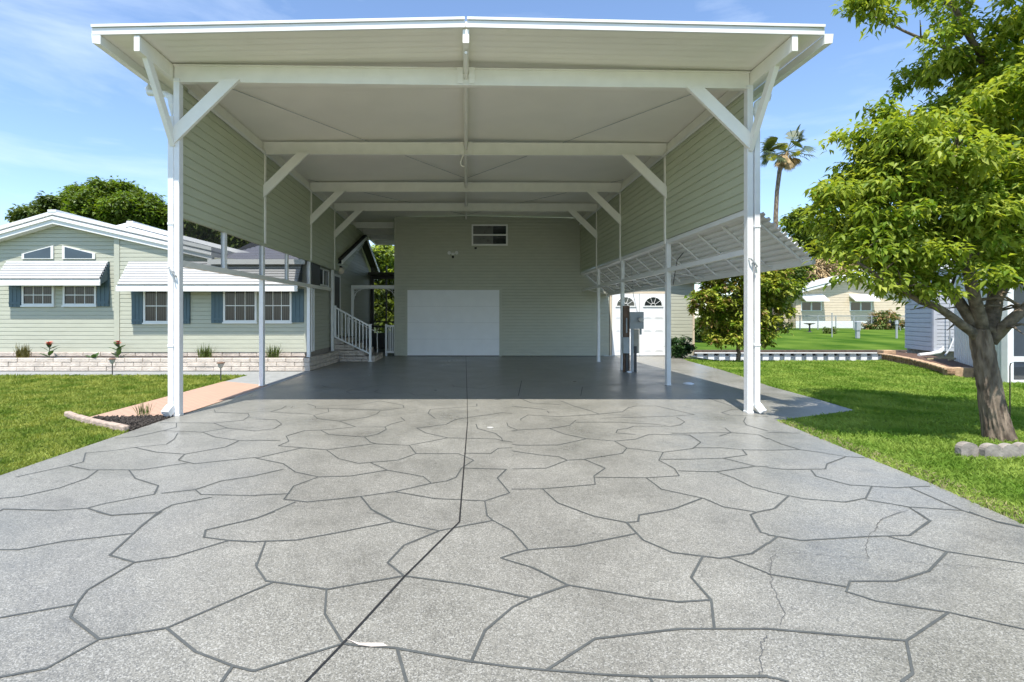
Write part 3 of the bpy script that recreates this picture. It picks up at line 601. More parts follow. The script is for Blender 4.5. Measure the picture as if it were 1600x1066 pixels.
# ================================================================= SHED (right, behind)
sh = thing('shed', (7.2, GY, 0), 'sage shed with white double doors beside the garage', 'shed')
m_ = MB(); siding(m_, (5.56,GY,0), (1,0,0), (0,-1,0), [(0,.02),(3.24,.02),(3.24,2.80),(1.6,3.02),(0,2.80)], .135, .013)
siding(m_, (8.80,GY,0), (0,1,0), (1,0,0), [(0,.02),(4,.02),(4,2.8),(0,2.8)], .135, .013); m_.build('wall', SAGE, sh)
m_ = MB(); m_.box(8.76,8.83,GY-.03,GY-.015,.02,2.78); m_.box(5.56,5.62,GY-.035,GY-.016,.02,2.5); m_.box(7.76,7.86,GY-.035,GY-.016,.02,2.5); m_.box(5.62,7.76,GY-.035,GY-.016,2.42,2.5); m_.build('trim', CREAM, sh)
m_ = MB(); m_.prism([(5.4,GY-.25,2.80),(7.16,GY-.25,3.05),(8.98,GY-.25,2.80),(8.98,GY-.25,2.90),(7.16,GY-.25,3.15),(5.4,GY-.25,2.90)], (0,4.6,0)); m_.build('roof', WHITE, sh)
for k in range(2):
    xa = 5.64+k*1.06; m_ = MB(); m_.box(xa,xa+1.04,GY-.05,GY-.015,.03,2.41)
    for (zz0, zz1) in ((.18,.75),(.95,1.35),(1.45,1.72)):
        for xx in (xa+.14, xa+.58): m_.box(xx,xx+.32,GY-.057,GY-.05,zz0,zz1); m_.box(xx+.04,xx+.28,GY-.063,GY-.057,zz0+.04,zz1-.04)
    dr = m_.build('door', DOORW, sh, bevel=.003)
    w_ = MB(); cx, cz = xa+.52, 1.95; rr = .33
    arc = [(cx+rr*math.cos(math.pi*j/16), GY-.056, cz+rr*.95*math.sin(math.pi*j/16)) for j in range(17)]
    w_.prism(arc, (0,.004,0)); wd_ = w_.build('fanlight', GLASS); sub(wd_, dr)
    w_ = MB()
    for a_ in (36, 72, 108, 144): w_.beam((cx+.09*math.cos(R(a_)),GY-.06,cz+.09*math.sin(R(a_))),(cx+rr*math.cos(R(a_)),GY-.06,cz+rr*.95*math.sin(R(a_))), .012, .03, up=(0,1,0))
    pts = [(cx+(rr+.02)*math.cos(math.pi*j/16), GY-.06, cz+(rr*.95+.02)*math.sin(math.pi*j/16)) for j in range(17)]
    w_.tube(pts, .018, 6); w_.box(cx-rr-.06,cx+rr+.06,GY-.075,GY-.056,cz-.05,cz-.005); w_.tube([(cx+.09*math.cos(math.pi*j/8), GY-.06, cz+.09*math.sin(math.pi*j/8)) for j in range(9)], .012, 6)
    sub(w_.build('muntins', WHITE), dr)

# ================================================================= MAIN HOUSE (left)
ho = thing('house', (-9, 14.9, 0), 'long sage sided house with teal shutters and white metal awnings, left', 'house')
YA, YB = 14.9, 14.75
XT = XA(184, YA)
m_ = MB()
# left bay under gable
zl = lambda px, y: ZA(y, YA)
siding(m_, (-20,YA,0), (1,0,0), (0,-1,0), [(0,.5),(XT+20,.5),(XT+20,ZA(372,YA)),(XA(84,YA)+20,ZA(351,YA)),(0,2.75)], .119, .014)
siding(m_, (XT,YB,0), (1,0,0), (0,-1,0), [(0,.5),(-4.6-XT,.5),(-4.6-XT,3.02),(XA(330,YB)-XT,ZA(402,YB)),(0,ZA(372,YB))], .119, .014)
siding(m_, (-4.6,YB,0), (0,1,0), (1,0,0), [(0,.5),(10.5,.5),(10.5,3.4),(0,3.1)], .119, .014)
siding(m_, (-4.6,17.6,0), (0,1,0), (1,0,0), [(0,3.1),(8.0,3.1),(4.4,4.75)], .119, .014)
m_.build('wall', SAGE, ho)
m_ = MB(); m_.box(XA(180,YB),XA(187.5,YB),YB-.03,YB-.015,.5,ZA(373,YB)); m_.box(XA(180,YB)-.012,XA(180,YB),YB-.03,YA-.0,.5,ZA(373,YB)); m_.build('corner_trim', SAGE, ho); m_ = MB(); m_.box(-4.66,-4.585,YB-.03,YB-.016,.5,3.0); m_.build('corner_trim', SAGE, ho)
# skirt
m_ = MB(); m_.box(-20,-4.63,YB+.03,YB+.2,0,.5); m_.box(-4.75,-4.60,YB+.2,25,0,.5); m_.build('skirt', MORTAR, ho)
def blocks(mb, a, b, z0, z1, course, length, depth, gap=.008, nrm=(0,-1), mi=0, off=0):
    a = Vector(a); b = Vector(b); d = (b-a); Ln = d.length; d.normalize(); nv = Vector(nrm)
    nc = int(round((z1-z0)/course)); ch = (z1-z0)/nc
    for c in range(nc):
        s_ = -length*(.5 if (c+off) % 2 else 0)-random.uniform(0, .05)
        while s_ < Ln:
            e = s_+length; s0 = max(s_, 0); s1 = min(e-gap, Ln)
            if s1-s0 > .02:
                pr = random.uniform(-.006, .010); p0 = a+d*s0; p1 = a+d*s1
                za = z0+c*ch; zb = za+ch-gap
                f0 = p0+nv*pr; f1 = p1+nv*pr; g0 = p0-nv*depth; g1 = p1-nv*depth
                i0 = p0+nv*(pr-.012); i1 = p1+nv*(pr-.012)
                # chamfered face
                k = len(mb.v); c_ = .012
                q0 = f0+d*c_; q1 = f1-d*c_
                mb.v += [(i0.x,i0.y,za),(i1.x,i1.y,za),(i1.x,i1.y,zb),(i0.x,i0.y,zb),(q0.x,q0.y,za+c_),(q1.x,q1.y,za+c_),(q1.x,q1.y,zb-c_),(q0.x,q0.y,zb-c_),(g0.x,g0.y,zb),(g1.x,g1.y,zb),(g0.x,g0.y,za),(g1.x,g1.y,za)]
                for fc in ((4,5,6,7),(0,1,5,4),(1,2,6,5),(2,3,7,6),(3,0,4,7),(3,2,9,8),(0,3,8,10),(2,1,11,9)): mb.f.append(tuple(k+i for i in fc)); mb.m.append(mi)
            s_ = e
m_ = MB(); blocks(m_, (-20,YB+.0), (-4.63,YB+.0), .37, .50, .13, .5, .03); m_.build('skirt_blocks', BRICK, ho)
# roofs
def rake(mb, pts, y0, y1, layers, mis=(0,)):
    for (a, b, dy, mi) in layers:
        for i in range(len(pts)-1):
            p, q = pts[i], pts[i+1]
            mb.prism([(p[0],y0+dy,p[1]-b),(q[0],y0+dy,q[1]-b),(q[0],y0+dy,q[1]-a),(p[0],y0+dy,p[1]-a)], (0, y1-y0-dy, 0), mi)
Yr = 14.62
xp, zp = XA(81,Yr), ZA(329.5,Yr)
xe, ze = XA(330,Yr), ZA(386,Yr)
m_ = MB(); rake(m_, [(-20, zp-(xp+20)*.29),(xp,zp),(xe,ze)], Yr, 20, [(0,.10,0,0),(.10,.15,.05,1),(.15,.215,.0,0),(.217,.24,-.02,0),(.24,.36,.02,0)])
m_.box(xp-.12,xp+.12,Yr-.01,20,zp-.03,zp+.035)
m_.build('roof', [WHITE, GREYM], ho)
m_ = MB(); Yb = 16.3; xb, zb = XA(203,Yb), ZA(347,Yb); xb2, zb2 = XA(400,Yb), ZA(397,Yb)
rake(m_, [(xb-1.2,zb-.3),(xb,zb),(xb2,zb2)], Yb, 20.5, [(0,.12,0,0),(.12,.17,.05,1),(.17,.28,0,0)]); m_.box(xb-.1,xb+.1,Yb-.01,20,zb-.02,zb+.03); m_.build('roof', [WHITE, GREYM], ho)
m_ = MB(); stepprof(m_, (-7.3,YB-.25,3.10), (-7.3,19.6,4.42), (2.78,0,0), 14, .02); m_.box(-7.3,-4.55,YB-.3,YB-.25,3.0,3.14,1); m_.box(-7.3,-4.6,19.55,19.7,4.3,4.46,1); m_.build('roof', [mat('roof_metal', (.22,.22,.25), .4, .05, 4), WHITE], ho)
# side gable roof over the door
m_ = MB()
for (p, q) in (((17.7,3.34),(22.1,4.86)),((22.1,4.86),(25.6,3.55))):
    m_.prism([(-4.62,p[0],p[1]),(-4.62,q[0],q[1]),(-4.62,q[0],q[1]+.16),(-4.62,p[0],p[1]+.16)], (-4,0,0), 0)
    m_.prism([(-4.28,p[0],p[1]+.14),(-4.28,q[0],q[1]+.14),(-4.28,q[0],q[1]+.20),(-4.28,p[0],p[1]+.20)], (-4.3,0,0), 1)
    m_.prism([(-4.30,p[0],p[1]),(-4.30,q[0],q[1]),(-4.30,q[0],q[1]+.138),(-4.30,p[0],p[1]+.138)], (.03,0,0), 0)
    m_.prism([(-4.31,p[0],p[1]+.02),(-4.31,q[0],q[1]+.02),(-4.31,q[0],q[1]+.05),(-4.31,p[0],p[1]+.05)], (-.3,0,0), 1)
m_.build('gable_roof', [BEAM, BLACKR], ho)
def window(par, px0, px1, py0, py1, Y, cols=3, rows=2, fr=.055, gl=BLIND):
    x0,x1,z1,z0 = XA(px0,Y),XA(px1,Y),ZA(py0,Y),ZA(py1,Y); m = MB()
    y0, y1 = Y-.055, Y-.012
    m.box(x0,x1,y0,y1,z0,z0+fr); m.box(x0,x1,y0,y1,z1-fr,z1); m.box(x0,x0+fr,y0,y1,z0+fr,z1-fr); m.box(x1-fr,x1,y0,y1,z0+fr,z1-fr)
    m.box(x0-.02,x1+.02,y0-.02,y1,z0-.04,z0)
    f = m.build('window', WHITE, par)
    g = MB(); g.box(x0+fr,x1-fr,Y-.028,Y-.016,z0+fr,z1-fr); sub(g.build('pane', gl), f)
    t = MB(); w_, h_ = (x1-x0-2*fr), (z1-z0-2*fr)
    for c in range(1, cols): t.box(x0+fr+w_*c/cols-.009,x0+fr+w_*c/cols+.009,Y-.036,Y-.029,z0+fr,z1-fr)
    for r in range(1, rows): t.box(x0+fr,x1-fr,Y-.040,Y-.0362,z0+fr+h_*r/rows-.012,z0+fr+h_*r/rows+.012)
    if cols > 1 or rows > 1: sub(t.build('muntins', WHITE), f)
    return f
def shutter(par, px0, px1, py0, py1, Y):
    x0,x1,z1,z0 = XA(px0,Y),XA(px1,Y),ZA(py0,Y),ZA(py1,Y); m = MB()
    m.box(x0,x1,Y-.04,Y-.013,z0,z1); 
    n = max(2, int((x1-x0)/.09))
    for i in range(n): 
        w_ = (x1-x0)/n; m.box(x0+i*w_+.006,x0+(i+1)*w_-.006,Y-.052,Y-.04,z0+.0,z1)
    for zz in (z0+.08, z1-.16): m.box(x0+.01,x1-.01,Y-.066,Y-.052,zz,zz+.07)
    return m.build('shutter', TEAL, par)
window(ho,36,86,445,477.5,YA); window(ho,100,152,445,477.5,YA)
shutter(ho,16,35,444,480,YA); shutter(ho,153,172,410,479,YA)
window(ho,225.5,282,452,504.5,YB); window(ho,350,402,452,503.5,YB); window(ho,411,456.5,452,503.5,YB)
shutter(ho,207,225,452,507,YB); shutter(ho,283,298,452,506,YB); shutter(ho,331,350,452,505,YB); shutter(ho,457,475.5,452,504,YB)
for pl in ([(36,405),(85,405),(85,384),(36,397)], [(99,405),(150,405),(150,396.5),(99,384)]):
    a = [(XA(p[0],YA),YA-.05,ZA(p[1],YA)) for p in pl]; c = sum((Vector(p) for p in a), Vector())/4
    f = MB(); f.prism(a, (0,.038,0)); fo = f.build('gable_window', WHITE, ho)
    b = [c+(Vector(p)-c)*.84 for p in a]; b = [(q.x,YA-.054,q.z) for q in b]; g = MB(); g.prism(b, (0,.003,0)); sub(g.build('pane', SKYGL), fo)
def hawning(px0t, px1t, px0b, px1b, pyt, Y, proj, zb, n):
    xa, xb_ = XA(px0t,Y), XA(px1t,Y); zt = ZA(pyt,Y)
    a = thing('window_awning', ((xa+xb_)/2, Y, zt), '', 'awning', 'metal awnings on the house front')
    m = MB(); stepprof(m, (xa,Y-.02,zt), (xa,Y-proj,zb+.16), (xb_-xa,0,0), n, .055, ribw=.60)
    m.build('ribbed_sheet', AWNW, a)
    m = MB(); m.box(xa-.03,xb_+.03,Y-proj-.04,Y-proj-.0,zb,zb+.11); m.box(xa-.03,xb_+.03,Y-proj-.025,Y-proj+.0,zb+.11,zb+.17); m.build('valance', WHITE, a, bevel=.004)
    for xx in (xa, xb_-.012):
        m = MB(); m.prism([(xx,Y-.02,zt-.02),(xx,Y-proj,zb+.14),(xx,Y-proj,zb+.02),(xx,Y-.02,zt-.5)], (.01,0,0)); m.build('side_wing', TEAL if xx > xa else WHITE, a)
    return a
hawning(13,171,0,0,410,YA,.40,2.40,7)['label'] = 'shorter ribbed metal awning over the two left house windows'
hawning(203,473,0,0,411,YB,.52,2.22,9)['label'] = 'longer ribbed metal awning over the three right house windows'
# side windows, door, globe light on the side wall
def sidewin(y0, y1, z0, z1, cols):
    m = MB(); X = -4.585; f = .045
    m.box(X,X+.035,y0,y1,z0,z0+f); m.box(X,X+.035,y0,y1,z1-f,z1); m.box(X,X+.035,y0,y0+f,z0+f,z1-f); m.box(X,X+.035,y1-f,y1,z0+f,z1-f)
    for c in range(1, cols): yy = y0+(y1-y0)*c/cols; m.box(X,X+.035,yy-.03,yy+.03,z0+f,z1-f)
    w_ = m.build('window', WHITE, ho); g = MB(); g.box(X+.002,X+.012,y0+f,y1-f,z0+f,z1-f); sub(g.build('pane', GLASS), w_)
sidewin(15.75, 17.05, 2.5, 3.06, 2)
m_ = MB(); X = -4.585; m_.box(X,X+.03,17.5,17.58,.86,3.02); m_.box(X,X+.03,18.55,18.63,.86,3.02); m_.box(X,X+.03,17.58,18.55,2.94,3.02); fr_ = m_.build('door_frame', WHITE, ho)
m_ = MB(); m_.box(X+.0,X+.012,17.8,18.55,.88,2.94); m_.box(X+.0,X+.02,17.58,17.8,.88,2.94,1); sub(m_.build('door', [DGREY, OFFW]), fr_)
gl = thing('globe_light', (-4.55,17.95,3.2), 'round frosted globe light beside the gable eave', 'wall light')
m_ = MB(); m_.box(-4.58,-4.36,17.9,18.06,3.17,3.30); m_.build('bracket', DGREY, gl)
m_ = MB(); m_.lathe((-4.38,17.95,3.13), [(0.001,-.12),(.06,-.105),(.105,-.06),(.12,0),(.105,.06),(.06,.105),(.001,.12)], 18); m_.build('globe', LAMPG, gl, smooth=True)
m_ = MB()
for yy in (14.95, 15.15): m_.tube([(-4.5,yy,.5),(-4.5,yy,2.4)], .025, 8)
m_.build('drain_pipe', OFFW, ho)

# ---- planter of pale blocks
pl = thing('block_planter', (-8,14.3,0), 'low pale block planter along the house front and corner', 'planter')
m_ = MB(); blocks(m_, (-20,14.3), (-4.36,14.3), 0, .37, .123, .5, .14); blocks(m_, (-4.36,14.3), (-4.30,17.28), 0, .37, .123, .5, .14, nrm=(1,0))
m_.build('blocks', BRICK, pl)
m_ = MB(); m_.box(-20,-4.39,14.33,14.5,-.05,.34); m_.box(-4.55,-4.39,14.5,17.25,-.05,.34); m_.build('core', MORTAR, pl)
m_ = MB(); m_.box(-20,-4.55,14.5,14.75,.0,.31); m_.box(-4.6,-4.55,14.75,17.2,.0,.31); m_.build('soil', SOIL, pl)
m_ = MB()
for k in range(14): m_.box(-4.45-.0,-4.32,14.4+k*.2,14.4+k*.2+.19,.372+.002*(k%3),.40)
# ---- steps and railing
st = thing('entry_steps', (-3.8,18.2,0), 'pale block steps up to the side door', 'steps')
m_ = MB()
for k, (xe_, zt) in enumerate(((-3.1,.2),(-3.45,.4),(-3.8,.6),(-4.15,.8))):
    blocks(m_, (-4.3 if True else 0,17.38), (xe_,17.38), zt-.2, zt-.02, .18 if False else .09, .4, .3, off=k)
    blocks(m_, (xe_,17.38), (xe_,19.1), zt-.2, zt-.02, .09, .4, .2, nrm=(1,0), off=k)
    m_.box(-4.55,xe_-.03,17.42,19.1,zt-.2,zt-.025)
m_.build('blocks', BRICK, st)
m_ = MB()
for k, (xe_, zt) in enumerate(((-3.1,.2),(-3.45,.4),(-3.8,.6),(-4.15,.8))): m_.box(xe_-.36 if k < 3 else -4.58, xe_+.015, 17.36, 19.12, zt-.02, zt)
m_.build('tread', CONC, st)
rl = thing('stair_railing', (-3.2,17.3,0), 'white sloping baluster railing beside the entry steps', 'railing')
A0, A1 = Vector((-4.42,17.3,1.84)), Vector((-3.24,17.3,1.20)); B0, B1 = Vector((-4.42,17.3,.84)), Vector((-3.24,17.3,.27))
m_ = MB(); m_.beam(A0, A1, .06, .05); m_.beam(B0, B1, .05, .045); m_.build('rail', WHITE, rl)
m_ = MB(); m_.box(-3.27,-3.19,17.26,17.34,0,1.25); m_.box(-3.285,-3.175,17.245,17.355,1.25,1.275); m_.box(-3.3,-3.16,17.23,17.37,0,.02); m_.tube([(-3.23,17.3,.02),(-3.23,17.3,.06)], [.06,.04], 10); m_.build('post', WHITE, rl, bevel=.004)
m_ = MB(); m_.box(-4.44,-4.38,17.27,17.33,.82,1.9); m_.build('post', WHITE, rl)
for k in range(9):
    t_ = (k+1)/10; a = A0.lerp(A1, t_); b = B0.lerp(B1, t_); m_ = MB(); m_.box(a.x-.015,a.x+.015,17.285,17.315,b.z,a.z); m_.build('baluster', WHITE, rl)
m_ = MB(); m_.tube([(-4.4,19.0,1.5),(-3.9,19.0,1.25),(-3.3,19.0,.95),(-3.28,19.0,.0)], .02, 8); m_.tube([(-4.4,19.0,.9),(-4.4,19.0,1.5)], .02, 8)
tag(m_.build('handrail', WHITE), 'thin bent handrail on the far side of the steps', 'handrail')
# ---- porch arch with brackets, gate and screen porch behind
ar = thing('porch_arch', (-3.6,20.1,0), 'white porch beam with lacy corner brackets between house and garage', 'arch')
m_ = MB(); m_.box(-4.5,-2.77,20.05,20.15,2.62,2.76); m_.build('beam', WHITE, ar, bevel=.004)
m_ = MB(); m_.box(-4.5,-4.40,20.05,20.15,0,2.62); m_.build('post', WHITE, ar, bevel=.004)
for sx, x0 in ((1,-4.40),(-1,-2.78)):
    m_ = MB()
    m_.tube([(x0+sx*(.42-.42*math.cos(t_*math.pi/16)),20.1,2.62-.42+.42*math.sin(t_*math.pi/16)) for t_ in range(9)], .016, 6)
    for (u_, v_, q_) in ((.06,.06,.05),(.15,.06,.04),(.06,.15,.04),(.24,.05,.03),(.05,.24,.03)):
        m_.tube([(x0+sx*(u_+q_*math.cos(t_*math.pi/6)),20.1,2.62-v_+q_*math.sin(t_*math.pi/6)) for t_ in range(13)], .009, 5, caps=False)
    m_.build('bracket', WHITE, ar)
gt = thing('picket_gate', (-2.95,19.9,0), 'short white picket gate against the garage corner', 'gate')
m_ = MB(); m_.box(-3.13,-3.05,19.82,19.9,0,1.24); m_.build('post', WHITE, gt, bevel=.004)
m_ = MB(); m_.box(-3.05,-2.77,19.84,19.88,1.13,1.2); m_.box(-3.05,-2.77,19.84,19.88,.12,.2); m_.build('rail', WHITE, gt)
for k in range(4): m_ = MB(); m_.box(-3.0+k*.065,-2.965+k*.065,19.85,19.87,.2,1.13); m_.build('picket', WHITE, gt)
sp = thing('screen_porch', (-3.7,24.8,0), 'dark framed screen porch at the end of the side passage', 'porch')
m_ = MB()
for xx in (-4.55,-4.48,-3.85,-3.42,-2.85): m_.box(xx-.035,xx+.035,24.7,24.8,0,4.0)
m_.box(-4.58,-2.72,24.68,24.82,3.35,3.52); m_.box(-4.58,-2.72,24.70,24.81,2.9,3.0); m_.box(-4.58,-3.45,24.70,24.81,1.02,1.1); m_.box(-4.58,-3.45,24.70,24.81,1.25,1.31); m_.build('frame', SCREENF, sp)
m_ = MB(); m_.box(-4.5,-3.45,24.72,24.8,0,.75); m_.box(-3.4,-2.75,24.72,24.8,0,.9); m_.build('kick_panel', SCREENF, sp)
m_ = MB(); m_.face([(-4.55,24.75,.75),(-2.8,24.75,.75),(-2.8,24.75,3.35),(-4.55,24.75,3.35)]); m_.build('insect_screen', SCREEN, sp)
m_ = MB(); m_.box(-4.6,-2.72,24.0,24.9,3.52,3.62); m_.build('roof', SCREENF, sp)

# ================================================================= ELECTRIC METER PEDESTAL
el = thing('meter_pedestal', (4.6,14.1,0), 'grey electric meter box on a wooden post by the right carport posts', 'electric meter')
EY = 14.1
def EB(name, px0, px1, py0, py1, y0, y1, m, bev=.004, zmin=None):
    b = MB(); z0 = ZA(py1,EY) if zmin is None else zmin; b.box(XA(px0,EY),XA(px1,EY),y0,y1,z0,ZA(py0,EY)); return b.build(name, m, el, bevel=bev)
EB('wood_post',975,984,478,581,EY+.0,EY+.12,WOOD,zmin=0)
bx_ = EB('meter_box',983,1004.5,487.5,514,EY-.08,EY+.1,GREYM,.01)
m_ = MB(); c = (XA(998.5,EY),EY-.09,ZA(499.5,EY)); m_.tube([(c[0],EY-.08,c[2]),(c[0],EY-.11,c[2])], .088, 20); sub(m_.build('meter_ring', GREYM), bx_)
m_ = MB(); m_.tube([(c[0],EY-.11,c[2]),(c[0],EY-.19,c[2]),(c[0],EY-.205,c[2])], [.075,.07,.05], 20); sub(m_.build('meter_glass', METG, smooth=False), bx_)
EB('breaker_box',972,982,527,552,EY-.1,EY-.0,GREYM,.006)
EB('tan_box',987,998,514.5,552,EY-.02,EY+.08,mat('tan_enclosure',(.33,.31,.25),.6,.08,8),.006)
EB('conduit_post',985,989,514,580,EY-.06,EY-.02,GREYM,.003,zmin=0)
EB('conduit_post',990,994,541,580,EY-.05,EY-.01,DGREY,.003,zmin=0)
EB('conduit_post',977,981,552,580,EY-.05,EY-.01,DGREY,.003,zmin=0)
m_ = MB(); m_.tube([(XA(1001,EY),EY,ZA(514,EY)),(XA(1001,EY),EY,ZA(523,EY))], .03, 8); m_.tube([(c[0]-.05,EY,ZA(487,EY)),(c[0]-.12,EY+.1,ZA(462,EY)),(c[0]-.15,EY+.2,2.9)], .006, 6)
m_.tube([(XA(978,EY),EY-.06,ZA(497,EY)),(XA(978,EY),EY-.06,ZA(520,EY))], .02, 8); m_.build('conduit', GREYM, el)
# small floor things
for (px, py, r_, lab) in ((1076,600,.12,'white dome cap on the shaded slab right of the second post'),(983,582,.07,'small white cap at the foot of the meter post')):
    x, y = G(px, py); m_ = MB(); m_.lathe((x,y,.0), [(r_,0.001),(r_*.9,.02),(r_*.5,.035),(.001,.04)], 14); tag(m_.build('dome_cap', DOORW, smooth=True), lab, 'cap')
x, y = G(766,669); m_ = MB(); m_.lathe((x,y,.004), [(.045,0),(.045,.006),(.034,.006),(.034,.002),(.001,.002)], 18); tag(m_.build('cleanout_cap', CURB), 'round white cleanout cap set in the sunny slab', 'cap')

# ================================================================= PATH LIGHTS, PLANTS
def pathlight(px, py, label):
    x, y = G(px, py); t = thing('path_light', (x,y,-.02), label, 'path light', 'solar path lights by the planter')
    m = MB(); m.tube([(x,y,-.02),(x,y,.30)], .014, 8); m.build('stake', DGREY, t)
    m = MB(); m.lathe((x,y,.28), [(.02,0),(.05,.03),(.07,.10),(.07,.12)], 14); m.build('lens', CURB, t)
    m = MB(); m.lathe((x,y,.40), [(.095,0),(.095,.012),(.06,.035),(.001,.045)], 14); m.build('cap', WOOD, t)
pathlight(175.5, 585.5, 'small stake path light in front of the block planter'); pathlight(345, 594, 'small stake path light at the far corner of the pink path')
def leafquad(mb, base, dirv, length, width, droop=.3, mi=0, segs=3):
    base = Vector(base); d = Vector(dirv).normalized(); sd = d.cross(Vector((0,0,1)))
    if sd.length < .05: sd = Vector((1,0,0))
    sd.normalize(); prev = None
    for i in range(segs+1):
        t = i/segs; p = base+d*length*t+Vector((0,0,-droop*length*t*t)); wv = width*(math.sin(math.pi*min(.97, .12+t*.88))) if i < segs else .002
        cur = (p-sd*wv/2, p+sd*wv/2)
        if prev: mb.face([prev[0], prev[1], cur[1], cur[0]], mi)
        prev = cur
def tuft(name, loc, n, h, wd, m, label, cat, spread=.6, group=None):
    mb = MB()
    for i in range(n):
        a = random.uniform(0, 6.28); t = random.uniform(.05, spread)
        b = (loc[0]+random.uniform(-.25,.25)*h*1.4, loc[1]+random.uniform(-.05,.05), loc[2])
        leafquad(mb, b, (math.cos(a)*t, math.sin(a)*t*.5, 1), h*random.uniform(.6,1.1), wd, random.uniform(0,.35))
    return tag(mb.build(name, m), label, cat, group)
TUFTM = mat('tuft_leaf', (.10, .14, .03), .5, .4, 12, trans=.25)
TUFTR = mat('tuft_leaf_brown', (.13, .12, .035), .5, .45, 12, trans=.25)
for px, lab, m in ((36,'brownish spiky tuft at the far left of the planter',TUFTR),(321,'wide spiky green tuft in the planter below the middle windows',TUFTM),(427,'spiky green tuft in the planter below the rightmost house window',TUFTM)):
    tuft('grass_tuft', (XA(px,14.45),14.45,.33), 130, .46, .016, m, lab, 'plant', group='spiky tufts in the planter')
x, y = G(214,652); tuft('grass_tuft', (x,y+.15,0), 34, .24, .012, TUFTM, 'small spiky tuft in the dark mulch bed', 'plant')
def canna(px, h, flower, label):
    x, y, z = XA(px,14.42), 14.42, .32; t = thing('canna_lily', (x,y,z), label, 'plant')
    m = MB()
    for i in range(7 if flower else 4):
        a = i*2.4+random.random(); zz = z+h*.12*(i if flower else .3); leafquad(m, (x,y,zz), (math.cos(a),math.sin(a)*.6,.7), .36 if flower else .34, .13, .25, 0, 5)
    if flower: m.tube([(x,y,z),(x+.01,y,z+h)], .009, 6)
    m.build('foliage', LEAFS, t)
    if flower:
        f = MB()
        for i in range(16): 
            a = random.uniform(0,6.28); leafquad(f, (x,y,z+h-.03+random.uniform(-.03,.05)), (math.cos(a),math.sin(a),.6), .14, .09, .3)
        f.build('flower', RED, t)
canna(77, .46, True, 'red flowering canna between the left tuft and the seedling'); canna(185, .48, True, 'red flowering canna below the corner trim of the house'); canna(146, .2, False, 'leafy canna seedling without flower between the red ones')
# edging log of the mulch bed
m_ = MB()
pts = [Vector((-6.12,7.86)),Vector((-5.72,7.55)),Vector((-5.3,7.27)),Vector((-4.9,7.03)),Vector((-4.5,6.8))]
for i in range(4): a, b = pts[i], pts[i+1]; m_.beam((a.x,a.y,.02),(b.x-.01,b.y+.005,.015), .09, .085+.008*(i%2))
tag(m_.build('bed_edging', mat('bed_stone', (.40, .31, .25), .9, .2, 12, .6, 40), bevel=.02), 'pale stone edging along the left mulch bed', 'edging')

# ================================================================= FOLIAGE
def foliage(ells, n, ll, lw, per=7, spread=.14, droop=.7, shell=.45, seed=1):
    """leaf whorls sitting on many small domes that fill a union of ellipsoids; folded leaves of 2 x 2 triangles"""
    rg = np.random.default_rng(seed); E = np.array(ells, float); vol = E[:,3]*E[:,4]*E[:,5]; pr = vol**.75; pr /= pr.sum()
    nc = max(len(E)*6, int(n/22)); k = rg.choice(len(E), nc, p=pr); d = rg.normal(size=(nc,3)); d /= np.linalg.norm(d, axis=1)[:,None]
    cc0 = E[k,:3]+d*(shell+(.92-shell)*rg.random(nc)**.7)[:,None]*E[k,3:6]
    cr = E[k,3:6].min(1)*rg.uniform(.20,.40,nc); cr = np.maximum(cr, ll*1.3)
    wgt = cr**1.7; wgt /= wgt.sum(); q = rg.choice(nc, n, p=wgt)
    e = rg.normal(size=(n,3)); e[:,2] = np.abs(e[:,2])*.9-.35; e /= np.linalg.norm(e, axis=1)[:,None]
    c = cc0[q]+e*cr[q][:,None]*np.stack([np.ones(n),np.ones(n),np.full(n,.72)],1)*rg.uniform(.75,1.08,n)[:,None]
    m = n*per; ang = rg.uniform(0,2*np.pi,m); c2 = np.repeat(c, per, 0)+rg.normal(size=(m,3))*spread*.3
    dd = np.stack([np.cos(ang), np.sin(ang), rg.uniform(-1.1,.45,m)-droop*.55],1)+np.repeat(e, per, 0)*.55; dd /= np.linalg.norm(dd, axis=1)[:,None]
    up = rg.normal(size=(m,3))*.35+np.array([0,-.1,1.0]); sd = np.cross(dd, up); sd /= np.linalg.norm(sd, axis=1)[:,None]+1e-9
    nm = np.cross(sd, dd); L_ = ll*rg.uniform(.6,1.25,m)[:,None]; W_ = lw*rg.uniform(.7,1.2,m)[:,None]
    m1 = c2+dd*L_*.45; tip = c2+dd*L_-np.array([0,0,.16])*L_
    verts = np.stack([c2, m1+sd*W_*.5+nm*W_*.2, tip, m1-sd*W_*.5+nm*W_*.2, m1], 1).reshape(-1,3)
    i0 = (np.arange(m)*5)[:,None]; tri = np.concatenate([i0+np.array([0,4,1]), i0+np.array([1,4,2]), i0+np.array([0,3,4]), i0+np.array([4,3,2])], 1).reshape(-1,3)
    return verts, tri
def meshnp(name, verts, tri, mats, midx=None, parent=None):
    me = bpy.data.meshes.new(name); me.vertices.add(len(verts)); me.vertices.foreach_set('co', verts.astype(np.float32).reshape(-1))
    me.loops.add(len(tri)*3); me.loops.foreach_set('vertex_index', tri.astype(np.int32).reshape(-1))
    me.polygons.add(len(tri)); me.polygons.foreach_set('loop_start', np.arange(0, len(tri)*3, 3, dtype=np.int32))
    for mt in mats: me.materials.append(mt)
    if midx is not None: me.polygons.foreach_set('material_index', midx.astype(np.int32))
    me.update(calc_edges=True); o = bpy.data.objects.new(name, me); sc.collection.objects.link(o)
    if parent: o.parent = parent; o.matrix_parent_inverse = Matrix.Translation(-parent.location)
    return o
